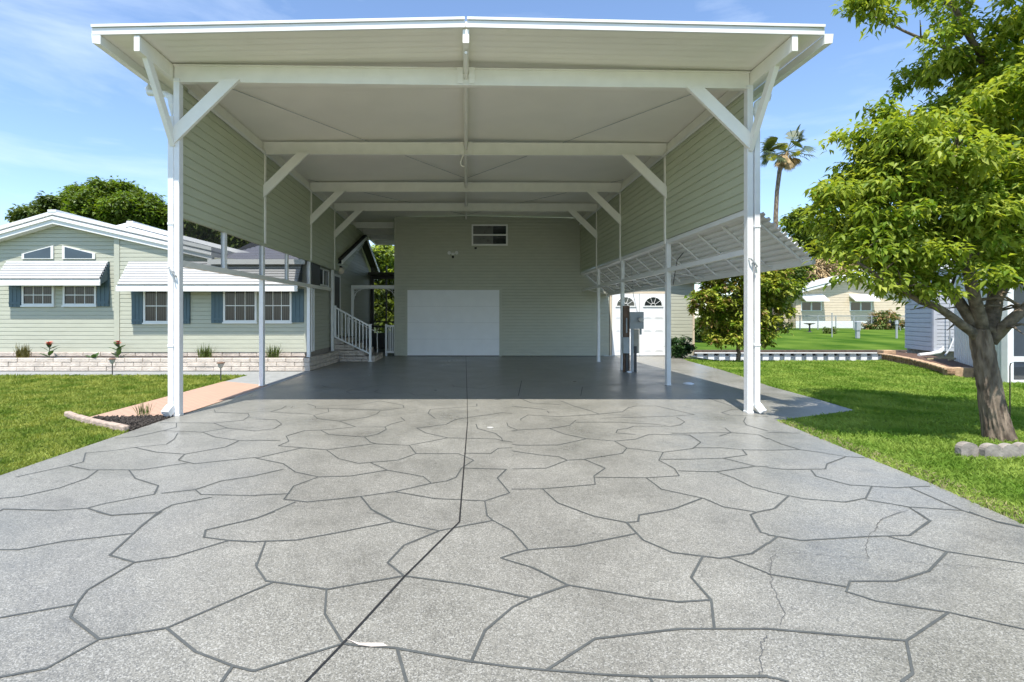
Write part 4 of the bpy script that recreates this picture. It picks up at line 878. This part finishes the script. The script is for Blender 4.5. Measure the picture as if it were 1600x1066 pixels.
def limb(mb, a, b, r0, r1, n=6, wob=.06, sides=9):
    a = Vector(a); b = Vector(b); pts = []; rs = []
    for i in range(n+1):
        t = i/n; p = a.lerp(b, t); q = wob*math.sin(math.pi*t)
        pts.append(p+Vector((random.uniform(-q,q),random.uniform(-q,q),random.uniform(-q,q)*.5))); rs.append(r0+(r1-r0)*t)
    mb.tube(pts, rs, sides); return pts
def tree(name, base, ells, n, ll, lw, mats, label, group=None, trunk_r=.2, per=6, spread=.3, droop=.3, mixf=None, seed=1, shell=.5, bark=BARK, cat='tree'):
    t = thing(name, base, label, cat, group); b = Vector(base); E = [Vector(e[:3]) for e in ells]; cen = sum(E, Vector())/len(E)
    m = MB(); fork = Vector((b.x+(cen.x-b.x)*.25, b.y+(cen.y-b.y)*.25, b.z+(cen.z-b.z)*.45)); limb(m, b, fork, trunk_r, trunk_r*.75)
    for e, el_ in zip(E, ells):
        pts = limb(m, fork, e, trunk_r*.55, trunk_r*.12, wob=.15*trunk_r/.2)
        for j in range(3):
            q = e+Vector((random.uniform(-1,1)*el_[3]*.8,random.uniform(-1,1)*el_[4]*.8,random.uniform(-.4,1)*el_[5]*.8)); limb(m, pts[4], q, trunk_r*.16, trunk_r*.04, 4)
    m.build('trunk', bark, t)
    v, tri = foliage(ells, n, ll, lw, per, spread, droop, shell, seed)
    mi = None
    if len(mats) > 1:
        nl = len(tri)//4; rg = np.random.default_rng(seed+5); cl = rg.choice(len(mats), nl//per+1, p=mixf); mi = np.repeat(np.repeat(cl, per)[:nl], 4)
    meshnp('crown', v, tri, mats, mi, t)
    return t
def EL(px, py, Y, rx, ry, rd=None):          # ellipsoid from photo measures: radii in photo pixels
    p = P(px, py, Y); s_ = Y/800; return (p.x, p.y, p.z, rx*s_, (rd if rd else (rx+ry)/2*s_), ry*s_)

# --- big front tree on the right lawn
ft = thing('front_tree', (6.6,6.35,-.03), 'leaning broad leaved tree on the right lawn inside a scalloped edging', 'tree')
m = MB()
tp = [(6.62,6.35,-.05),(6.60,6.35,.12),(6.56,6.35,.3),(6.50,6.35,.6),(6.44,6.35,.9),(6.40,6.35,1.15),(6.37,6.35,1.35)]
tr_ = [.145,.13,.12,.11,.105,.105,.09]
# irregular trunk ring
k0 = len(m.v); nS = 44; fine = []; QR = 10
for i in range(len(tp)-1):
    for q in range(QR): t = q/QR; fine.append((Vector(tp[i]).lerp(Vector(tp[i+1]), t), tr_[i]+(tr_[i+1]-tr_[i])*t))
fine.append((Vector(tp[-1]), tr_[-1]))
from mathutils import noise as mn
for i, (p, r_) in enumerate(fine):
    for j in range(nS):
        a = 2*math.pi*j/nS; ca, sa = math.cos(a), math.sin(a)
        f1 = mn.noise(Vector((ca*1.2,sa*1.2,p.z*1.6))); f2 = 1-abs(mn.noise(Vector((ca*5.5,sa*5.5,p.z*3.2))))*2.4; f3 = mn.noise(Vector((ca*14,sa*14,p.z*16)))
        rr = r_*(1+.12*f1+.11*f2+.05*f3+(.25*max(0, .25-p.z) if p.z < .25 else 0)); m.v.append((p.x+rr*ca,p.y+rr*sa,p.z))
for i in range(len(fine)-1):
    for j in range(nS): m.f.append((k0+i*nS+j,k0+i*nS+(j+1)%nS,k0+(i+1)*nS+(j+1)%nS,k0+(i+1)*nS+j)); m.m.append(0)
m.build('trunk', BARK, ft)
FK = Vector((6.38,6.35,1.2))
def br(*pp, r0, r1):
    mb = MB(); pts = [Vector(p) for p in pp]; fine = []; rs = []
    for i in range(len(pts)-1):
        for q in range(3):
            t = q/3; w_ = .03*math.sin((i*3+q)*1.7); fine.append(pts[i].lerp(pts[i+1], t)+Vector((w_,w_*.6,w_*.4))*(1 if i+q else 0))
    fine.append(pts[-1]); n = len(fine); rs = [r0+(r1-r0)*i/(n-1) for i in range(n)]
    mb.tube(fine, rs, 10)
    for i in range(2, n, 2):                                           # twigs
        for _ in range(2):
            e = fine[i]+Vector((random.uniform(-.3,.3),random.uniform(-.3,.3),random.uniform(-.1,.3))); mb.tube([fine[i],fine[i].lerp(e,.5)+Vector((0,0,.05)),e], [rs[i]*.35+.004,rs[i]*.2+.003,.003], 6)
    mb.build('limb', LIMB, ft, smooth=True)
br(FK, P(1490,495,6.3), P(1440,470,6.2), P(1390,440,6.1), P(1340,410,6.0), r0=.06, r1=.015)
br(FK+Vector((0,0,.05)), P(1500,470,6.4), P(1450,425,6.6), P(1410,390,6.7), P(1370,330,6.7), P(1330,270,6.6), r0=.07, r1=.015)
br(FK+Vector((.03,0,.05)), P(1518,440,6.2), P(1500,350,6.1), P(1490,260,6.4), P(1500,190,6.6), r0=.075, r1=.015)
br(FK+Vector((.1,0,.1)), P(1560,440,6.5), P(1575,340,6.8), P(1560,220,7.0), P(1540,100,7.0), P(1500,30,6.7), P(1450,-60,6.7), r0=.085, r1=.02)
br(FK+Vector((.12,0,0)), P(1580,500,6.2), P(1640,450,6.0), P(1700,380,5.9), P(1740,280,5.9), r0=.075, r1=.02)
br(FK+Vector((.05,.1,.05)), P(1560,470,6.9), P(1600,400,7.6), P(1620,300,8.0), r0=.06, r1=.02)
br(P(1560,220,7.0), P(1480,200,6.9), P(1420,190,6.7), P(1350,170,6.6), r0=.04, r1=.01)
br(P(1540,100,7.0), P(1500,85,6.9), P(1440,60,6.8), P(1360,25,6.8), r0=.04, r1=.008)
FE = [EL(1325,320,6.3,38,38,.5), EL(1365,290,6.5,55,65,.8), EL(1345,395,6.2,30,30,.4), EL(1320,370,6.3,20,26,.3), EL(1430,380,6.0,70,60,.7), EL(1440,240,6.0,70,60,.6), EL(1515,140,6.6,45,45,.6), EL(1540,330,5.9,60,70,.6), EL(1420,300,6.4,105,105,1.1), EL(1345,350,6.3,62,70,.7), EL(1300,345,6.3,30,38,.3), EL(1345,195,6.4,32,36,.35), EL(1400,205,6.5,50,50,.6),
      EL(1500,220,6.6,90,95,1.3), EL(1560,90,6.8,80,100,1.3), EL(1505,10,6.6,60,50,.7), EL(1400,15,6.6,55,28,.4), EL(1345,12,6.6,22,30,.25), EL(1460,60,6.7,40,35,.4),
      EL(1480,390,6.2,100,62,1.1), EL(1370,415,6.1,62,38,.6), EL(1430,455,6.1,45,22,.4), EL(1395,448,5.8,28,22,.25), EL(1600,330,6.6,90,110,1.5), EL(1590,420,6.0,60,40,.6),
      EL(1680,200,6.6,100,140,1.5), EL(1560,-90,6.7,130,90,1.4), EL(1690,400,6.2,80,70,1.0), EL(1440,-60,6.6,70,45,.7)]
v, tri = foliage(FE, 8600, .108, .047, 9, .16, .75, .25, 3)
nl = len(tri)//4; rg = np.random.default_rng(3); cl = rg.choice(3, nl//9+1, p=[.60,.22,.18]); mi = np.repeat(np.repeat(cl, 9)[:nl], 4)
LEAF1Y = mat('leaf_yellowgreen', (.27, .33, .04), .45, col2=(.40, .45, .08), nscale=2, trans=.4, spec=.3)
meshnp('crown', v, tri, [LEAF1, LEAF1D, LEAF1Y], mi, ft)
# scalloped edging in front of the trunk
se = thing('scalloped_edging', (5.7,5.6,0), 'grey scalloped concrete edging in front of the leaning tree', 'edging')
for k in range(4):
    m = MB(); x0 = 5.37+k*.188; y0 = 5.48+[.07,.0,.0,.03][k]; pts = [(x0,y0,-.05)]
    for j in range(9): a = math.pi*j/8; pts.append((x0+.094-.094*math.cos(a), y0, .075+.065*math.sin(a)))
    pts.append((x0+.187,y0,-.05)); m.prism([(p[0],p[1]+(.05*(p[0]-x0) if k==3 else 0),p[2]) for p in pts], (0,.075,0)); m.build('stone', CONC, se, bevel=.012)
# shepherd hook
x, y = G(1578,655); m = MB(); m.tube([(x,y,0),(x,y,.78),(x+.01,y,.82),(x+.06,y,.84),(x+.3,y,.82)], .008, 6); tag(m.build('garden_hook', WOOD), 'thin rusty garden hook behind the leaning tree', 'garden hook')
# --- left background trees
tree('oak_tree', (-21.5,36,0), [EL(165,335,36,38,34,3),EL(215,338,36,34,30,3),EL(132,312,36,15,16,1.5),EL(160,300,36,16,12,1.5),EL(193,303,37,17,13,1.5),EL(128,345,36,14,24,2),EL(245,345,36,20,28,2),EL(228,318,36,14,12,1.5)], 9000, .34, .17, [LEAF2,LEAF1D], 'large dark green tree behind the house roof ridge', 'trees behind the house', .5, 6, .5, .1, [.6,.4], 4)
tree('oak_tree', (-29,38,0), [EL(72,338,38,17,14,2),EL(52,345,38,12,9,1.5),EL(84,322,38,9,11,1)], 3000, .32, .16, [LEAF2], 'smaller tree with ragged top left of the large dark tree', 'trees behind the house', .35, 6, .5, .1, None, 5)
tree('oak_tree', (-12,40,0), [EL(320,360,38,70,34,3),EL(420,375,38,60,30,3)], 2600, .55, .26, [LEAF2], 'dim tree seen through the insect screen of the carport', 'trees behind the house', .4, 6, .5, .1, None, 6)
tree('back_tree', (-4.6,32,0), [EL(600,400,32,22,28,1.5),EL(622,440,32,25,30,1.5),EL(590,470,31,18,32,1.5),EL(612,500,31,22,20,1.5),EL(575,430,32,20,40,1.5),EL(560,500,31,20,25,1.5)], 3200, .3, .15, [LEAF1,LEAF2], 'green tree behind the side passage', None, .2, 6, .3, .3, [.5,.5], 8)
# --- magnolia and shrubs at the canal
tree('magnolia_tree', (9.42,17.72,-.03), [EL(1150,455,17.7,55,50,1.0),EL(1115,470,17.6,32,36,.6),EL(1190,450,17.8,38,45,.8),EL(1160,510,17.6,42,34,.8), EL(1140,528,17.5,40,14,.6), EL(1180,525,17.6,34,16,.6), EL(1110,440,17.7,25,25,.5),EL(1125,505,17.6,26,30,.5),EL(1205,490,17.8,24,36,.5)], 3800, .17, .085, [LEAF3,LEAF1D,LEAF4], 'young magnolia with yellow green and rusty leaves by the canal edge', None, .07, 6, .14, -.1, [.62,.3,.08], 9)
tree('garden_shrub', (8.15,19.0,-.03), [EL(1064,540,19.0,17,14,.35),EL(1074,549,18.8,11,10,.25),EL(1055,546,18.9,8,13,.25)], 620, .11, .06, [LEAFS,LEAFS], 'round dark shrub at the right corner of the shed', None, .02, 6, .08, 0, [.5,.5], 10, cat='shrub')
tree('far_shrub', (14.2,30,0), [EL(1098,515,30,14,22,.8),EL(1112,500,30,12,18,.8)], 700, .2, .1, [LEAF2], 'dark shrub across the canal left of the magnolia', 'shrubs across the canal', .06, 6, .2, .1, None, 12, cat='shrub')
tree('far_tree', (27,44,.4), [EL(1215,440,44,34,40,2),EL(1240,430,44,18,26,1.5),EL(1200,470,44,20,25,1.5)], 2400, .38, .18, [LEAF2,LEAF1], 'mid green tree left of the cream house', 'trees across the canal', .25, 6, .35, .2, [.6,.4], 13)
tree('far_tree', (38,56,.4), [EL(1255,350,56,26,22,2),EL(1275,380,56,35,30,2.5),EL(1245,390,56,20,30,2),EL(1320,390,56,50,32,3),EL(1400,400,56,60,35,3),EL(1500,400,56,60,35,3)], 5200, .5, .24, [LEAF2,LEAF1], 'tall light green trees rising behind the cream house', 'trees across the canal', .3, 6, .5, .2, [.45,.55], 14)
tree('far_shrub', (36.5,44,.4), [EL(1388,505,44,22,18,1.2),EL(1370,512,44,12,10,.8)], 800, .3, .12, [LEAF2,LEAF4], 'bushy shrub at the right end of the cream house', 'shrubs across the canal', .08, 6, .25, .1, [.6,.4], 15, cat='shrub')
tree('far_shrub', (26.2,37,.3), [EL(1297,516,37,8,4,.4)], 120, .15, .07, [LEAF2], 'tiny bush beside the bird bath across the canal', 'shrubs across the canal', .03, 6, .1, .1, None, 16, cat='shrub')
dg = thing('dry_palm_clump', (34,54,.4), 'tan dry palm clump behind the left roof of the cream house', 'palm')
v, tri = foliage([EL(1285,425,54,24,22,1.5),EL(1258,435,54,18,16,1.2),EL(1305,415,54,14,16,1.2)], 600, .9, .12, 7, .4, .9, .3, 17); meshnp('dead_fronds', v, tri, [PALMD], None, dg)
m = MB(); m.tube([(34,54,.2),(34,54,4.5)], .25, 8); m.build('trunk', BARK, dg)
# --- fan palm
pa = thing('fan_palm', (24.2,40,.4), 'tall fan palm against the sky right of the carport', 'palm')
m = MB(); c0 = P(1230,236,40); pts = [P(1211,520,40),P(1212,340,40),P(1214,300,40),P(1218,268,40),c0+Vector((-.25,0,-.3))]; m.tube(pts, [.22,.17,.15,.16,.2], 10); m.build('trunk', BARK, pa)
def fan(mb, c, d, ln, R_, m_i=0, sp_=1.25, n=15):
    c = Vector(c); d = Vector(d).normalized(); hub = c+d*ln; sd = d.cross(Vector((0,0,1))).normalized(); u = sd.cross(d); tl = random.uniform(-.8,.8); sd2 = sd*math.cos(tl)+u*math.sin(tl)
    mb.tube([c,hub], .02, 5)
    for i in range(n):
        a = (i/(n-1)-.5)*2*sp_; q = (d*math.cos(a)+sd2*math.sin(a)).normalized(); e = hub+q*R_*(1-.15*abs(a))+Vector((0,0,-.25*R_*random.uniform(.4,1)))
        pz = q.cross(sd2.cross(d)).normalized()*.045; md = hub+q*R_*.6
        mb.face([hub, md+pz, e, md-pz], m_i)
m = MB()
for i in range(32):
    a = random.uniform(0,6.28); el_ = random.uniform(-.45,1.35); fan(m, c0, (math.cos(a)*math.cos(el_),math.sin(a)*math.cos(el_),math.sin(el_)), random.uniform(.95,1.4), random.uniform(.85,1.1), sp_=1.15)
m.build('fronds', PALM, pa)
m = MB()
for i in range(18):
    a = random.uniform(0,6.28); el_ = random.uniform(-1.4,-.5); fan(m, c0, (math.cos(a)*math.cos(el_),math.sin(a)*math.cos(el_),math.sin(el_)), random.uniform(.4,.8), random.uniform(.6,.9), sp_=.7)
m.build('dead_skirt', PALMD, pa)
m = MB()
for (px, py) in ((1224,228),(1206,246),(1243,238)):
    q = P(px,py,39.0); 
    for j in range(26): a = 6.28*j/26; e = q+Vector((math.cos(a)*.5,0,math.sin(a)*.36)); m.face([q,q+Vector((math.cos(a+.1)*.3,-.03,math.sin(a+.1)*.22)),e,q+Vector((math.cos(a-.1)*.3,.03,math.sin(a-.1)*.22))])
m.build('young_fronds', PALMY, pa)

# ================================================================= CANAL EDGES
bk = thing('bulkhead', (14,26,-.6), 'white vinyl canal bulkhead with dark square recesses under a brown cap', 'seawall')
m = MB(); x = 8.9
while x < 26: 
    m.box(x, x+.30, 25.78, 26.02, -.86, -.26); m.box(x+.30, x+.55, 25.90, 26.02, -.86, -.44); m.box(x+.30, x+.55, 25.97, 26.02, -.44, -.26, 1); x += .55
m.build('sheet_pile', [OFFW, mat('recess_grey', (.10,.10,.12), .8, .2, 8)], bk)
m = MB(); m.box(8.9, 26, 25.72, 26.08, -.25, -.155); m.build('cap', BROWN, bk)
m = MB(); m.box(8.9, 26, 25.70, 25.78, -.31, -.255); m.build('trim_board', WHITE, bk)
nb = MB(); x = 9.0
while x < 14.2:
    nb.box(x, x+.045, 17.80, 17.86, -.85, -.02+.03*random.random()); x += .19
nb.box(9.0,13.8,17.79,17.80,-.12,-.015); tag(nb.build('bank_edging', WOOD), 'low tan stake edging along the near canal bank', 'edging')

# ================================================================= CREAM HOUSE ACROSS THE CANAL
ch = thing('cream_house', (36,50,.4), 'cream gabled house with two small window awnings across the canal', 'house')
CY = 50; hz = lambda y: ZA(y,CY); hx = lambda p: XA(p,CY)
m = MB(); siding(m, (hx(1243),CY,0), (1,0,0), (0,-1,0), [(0,.2),(hx(1480)-hx(1243),.2),(hx(1480)-hx(1243),hz(462)),(hx(1330)-hx(1243),hz(434)),(0,hz(458))], .25, .03)
siding(m, (hx(1243),CY,0), (0,1,0), (-1,0,0), [(0,.2),(8,.2),(8,hz(458)),(0,hz(458))], .25, .03); m.build('wall', CREAM, ch)
m = MB(); rake(m, [(hx(1238),hz(452)),(hx(1325),hz(429)),(hx(1485),hz(462))], CY-.6, CY+8, [(0,.22,0,0),(.22,.30,.1,1),(.30,.5,.05,0)]); m.build('roof', [WHITE, GREYM], ch)
m = MB(); m.box(hx(1243),hx(1480),CY-.06,CY-.035,.2,1.15); m.build('skirt', OFFW, ch)
for (a, b, c_) in ((1250,1286,3.5),(1326,1364,3.5),):
    m = MB(); m.prism([(hx(a),CY-.04,hz(460)),(hx(a),CY-.9,hz(470)),(hx(a),CY-.9,hz(471.5)),(hx(a),CY-.04,hz(463))], (hx(b)-hx(a),0,0)); m.build('awning', WHITE, ch)
    window_ = MB(); window_.box(hx(a+1),hx(b-3),CY-.08,CY-.035,hz(486),hz(471)); wo = window_.build('window', OFFW, ch)
    g = MB(); g.box(hx(a+2.5),hx((a+b)/2-2.2),CY-.09,CY-.081,hz(485),hz(472.5)); g.box(hx((a+b)/2+.2),hx(b-4.5),CY-.09,CY-.081,hz(485),hz(472.5)); sub(g.build('pane', GLASS), wo)
m = MB(); m.box(hx(1190),hx(1243)-.1,CY+1,CY+7,.2,hz(462)); m.build('annex', CREAM, ch)
m = MB(); m.box(hx(1186),hx(1244),CY+.6,CY+7.2,hz(462),hz(459)); m.build('annex_roof', WHITE, ch)
m = MB(); m.box(hx(1222),hx(1240),CY+.92,CY+.99,hz(482),hz(471)); m.build('annex_window', GLASS, ch)
m = MB(); m.box(hx(1208),hx(1216),CY+.7,CY+.99,hz(497),hz(490)); m.build('air_conditioner', GREYM, ch)
# chain link fence
fe = thing('chain_link_fence', (34,44,.46), 'low chain link fence before the cream house', 'fence')
m = MB(); zf = farz(44)
m.tube([(XA(1180,44),44,zf+1.15),(XA(1480,44),44,zf+1.15)], .035, 6)
m.build('top_rail', GREYM, fe)
for px in (1195,1222,1250,1278,1306,1334,1362,1390,1418): m = MB(); m.tube([(XA(px,44),44,zf),(XA(px,44),44,zf+1.2)], .045, 6); m.build('post', GREYM, fe)
m = MB()
for k in range(0, 130): 
    x0 = XA(1180,44)+k*.13; m.beam((x0,44,zf+.05),(x0+.9,44,zf+1.12),.006,.006); m.beam((x0+.9,44,zf+.05),(x0,44,zf+1.12),.006,.006)
m.build('mesh', GREYM, fe)
def farg(px, py):   # ground point on the far lawn
    for yy in np.arange(26.5, 60, .1):
        if 496+(1.5-farz(yy))*800/yy <= py: break
    return XA(px, yy), yy, farz(yy)
x,y,z = farg(1265,519); t = thing('bird_bath', (x,y,z), 'small dark bird bath on the far lawn', 'bird bath')
m = MB(); m.lathe((x,y,z), [(.18,0),(.06,.08),(.05,.5),(.08,.55)], 10); m.build('pedestal', DGREY, t); m = MB(); m.lathe((x,y,z+.55), [(.05,0),(.36,.08),(.38,.12),(.3,.1),(.001,.06)], 14); m.build('bowl', DGREY, t)
x,y,z = farg(1340,529); m = MB(); m.box(x-.10,x+.10,y-.08,y+.08,z,z+.9); m.box(x-.13,x+.13,y-.11,y+.09,z+.5,z+1.02); m.prism([(x-.14,y-.12,z+1.02),(x+.14,y-.12,z+1.02),(x+.1,y-.08,z+1.1),(x-.1,y-.08,z+1.1)], (0,.2,0)); tag(m.build('utility_pedestal', GREYM, bevel=.01), 'grey utility pedestal on the far lawn by the fence', 'utility box')
x,y,z = farg(1300,527); m = MB(); m.tube([(x,y,z),(x,y,z+1.55)], .03, 8); m.lathe((x,y,z+1.55), [(.04,0),(.04,.03),(.001,.06)], 8); tag(m.build('lawn_pole', GREYM), 'thin bare metal pole on the far lawn', 'pole')
x,y,z = farg(1401,529); t = thing('water_pump', (x,y,z), 'grey pump stand at the far lawn beside the blue grey house', 'pump')
m = MB(); m.tube([(x,y,z),(x,y,z+.9)], .06, 8); m.tube([(x,y,z+.9),(x+.02,y,z+1.15)], [.1,.07], 8); m.build('stand', GREYM, t); m = MB(); m.tube([(x,y,z+.8),(x+.2,y,z+.75),(x+.25,y,z+.5)], .025, 6); m.build('spout', GREYM, t)

# ================================================================= NEIGHBOUR (right edge)
ng = thing('neighbour_house', (18,19,0), 'blue grey sided house behind the leaning tree at the right edge', 'house')
m = MB(); A = Vector((17.25,20.1,0)); B = Vector((16.55,18.15,0)); d = B-A
siding(m, A, d, (-1,-.36,0), [(0,.30),(d.length,.30),(d.length,3.3),(0,2.05)], .17, .035)
C_ = Vector((16.55,18.15,0)); siding(m, C_, (1,0,0), (0,-1,0), [(0,.30),(7,.30),(7,3.3),(0,3.3)], .13, .022)
m.build('wall', GREYS, ng)
m = MB(); m.prism([(16.8,18.3,0),(24,18.3,0),(24,20.2,0),(17.4,20.2,0)], (0,0,.32)); m.build('foundation', CONC, ng)
m = MB(); m.box(16.50,16.62,18.06,18.13,.3,3.3); m.build('corner_trim', GREYS, ng)
m = MB(); m.prism([(16.45,18.0,3.4),(20.6,18.0,5.6),(25,18.0,3.3),(25,18.0,3.12),(16.45,18.0,3.22)], (0,3.2,0)); m.build('roof', [WHITE], ng)
m = MB(); dx_, dy_, _ = P(1459,500,18.5); m.beam((dx_,dy_-.3,.45),(dx_,dy_-.3,3.1), .09, .07, up=(0,1,0)); m.tube([(dx_,dy_-.3,.5),(dx_-.02,dy_-.35,.36),(dx_-.25,dy_-.5,.28),(dx_-.7,dy_-.6,.22),(dx_-1.15,dy_-.7,.19)], .06, 12); m.build('downspout', OFFW, ng)
m = MB(); m.tube([P(1484,475,17.9),P(1484,540,17.9)], .02, 6); m.tube([P(1494,505,17.8),P(1492,525,17.7),P(1484,545,17.5),P(1476,556,17.2)], .025, 8); m.tube([P(1490,503,17.9),P(1498,503,17.8)], .05, 8); m.build('hose_bib', GREYM, ng)
# white board enclosure with screened porch
we = thing('white_porch', (14,13.5,0), 'white board sided screened porch behind the leaning tree trunk', 'porch')
m = MB(); A = Vector((15.2,15.9,0)); B = Vector((12.45,11.85,0)); d = (B-A); Ln = d.length; d.normalize(); nv = Vector((-d.y*-1, 0, 0)); nv = Vector((d.y, -d.x, 0)); 
if nv.x > 0: nv = -nv
m.prism([A+Vector((0,0,-.03)),B+Vector((0,0,-.03)),B+Vector((0,0,3.2)),A+Vector((0,0,3.2))], -nv*.05)
k = 0
while k*.24 < Ln: p = A+d*(k*.24+.04); m.beam(p+nv*.018+Vector((0,0,0)), p+nv*.018+Vector((0,0,3.2)), .05, .03, up=nv); k += 1
m.build('board_wall', OFFW, we)
m = MB(); m.box(12.38,12.52,11.7,11.84,-.03,3.2); m.build('post', OFFW, we, bevel=.004)
for xx in (13.08,14.1,15.4): m = MB(); m.box(xx-.045,xx+.045,11.75,11.83,0,3.2); m.build('post', OFFW, we)
m = MB(); m.box(12.52,17,11.76,11.82,.48,.6); m.build('rail', OFFW, we); m = MB(); m.box(12.52,17,11.76,11.82,-.03,.06); m.build('rail', OFFW, we)
m = MB(); m.face([(12.5,11.79,.06),(17,11.79,.06),(17,11.79,3.1),(12.5,11.79,3.1)]); m.build('insect_screen', SCREEN, we)
m = MB(); m.prism([(12.3,11.6,3.2),(18,11.6,3.2),(18,15.9,3.2),(15.1,15.9,3.2)], (0,0,.12)); m.build('roof', WHITE, we); m = MB(); m.box(14.95,17.5,15.3,15.4,0,3.2); m.build('back_wall', GREYS, we)
m = MB(); m.prism([(12.6,11.86,-.03),(17,11.86,-.03),(17,15.3,-.03),(14.95,15.3,-.03)], (0,0,.05)); m.build('floor', SIDEW, we)
# tan retaining wall and soil bed
rw = thing('retaining_wall', (13.8,15.5,0), 'curved tan block retaining wall beside the blue grey house', 'retaining wall')
cur = [Vector(G(1380,561)),Vector(G(1405,565)),Vector(G(1432,571)),Vector(G(1462,579)),Vector(G(1488,588)),]
cur = [Vector((p.x,p.y)) for p in cur]
m = MB(); cap = MB()
for i in range(len(cur)-1):
    a, b = cur[i], cur[i+1]; n = max(1, int((b-a).length/.17)); dd = (b-a).normalized(); nv = Vector((dd.y,-dd.x)); nv = nv if nv.y < 0 else -nv
    for j in range(n):
        p = a.lerp(b, (j+.5)/n)
        for c_ in range(2): 
            q = p+dd*(.05 if c_ else 0)-nv*.02*c_; m.tube([(q.x,q.y,-.04+c_*.10),(q.x,q.y,-.04+(c_+1)*.10-.008)], [.088,.088], 8)
    for j in range(n):
        p = a.lerp(b, (j+.04)/n); q = a.lerp(b, (j+.96)/n); o_ = random.uniform(.05,.075); zz = .175+random.uniform(0,.008)
        cap.beam((p.x-nv.x*o_,p.y-nv.y*o_,zz),(q.x-nv.x*o_,q.y-nv.y*o_,zz), .19, .045)
a = cur[-1]; cap.box(a.x-.02,a.x+.55,a.y+.0,a.y+.25,-.03,.21); cap.box(cur[0].x+.1,cur[0].x+.55,cur[0].y+.1,cur[0].y+.4,.165,.30)
m.build('blocks', PAVERT, rw, bevel=.01); cap.build('cap', mat('tan_cap', (.46,.31,.19), .9, .25, 8, .4, 40), rw, bevel=.008)
bd = MB(); bd.sheet([tuple(p) for p in cur]+[(13.6,13.2),(15.2,15.9),(16.5,18.2),(17.1,20.2),(15.2,18.6)], .15); tag(bd.build('soil_bed', SOIL), 'reddish soil bed behind the tan retaining wall', kind='structure')
tuft('weed_clump', (13.55,13.0,-.02), 60, .22, .03, LEAFS, 'leafy weeds at the foot of the white porch wall', 'plant')
m = MB(); m.beam((14.4,16.0,.2),(15.4,15.9,.26), .05, .04); m.beam((14.7,15.6,.2),(15.6,15.9,.3), .04, .04); tag(m.build('wood_stakes', mat('pale_wood', (.42,.36,.22), .8, .2, 8)), 'pale loose wood stakes on the reddish soil bed', 'stakes')
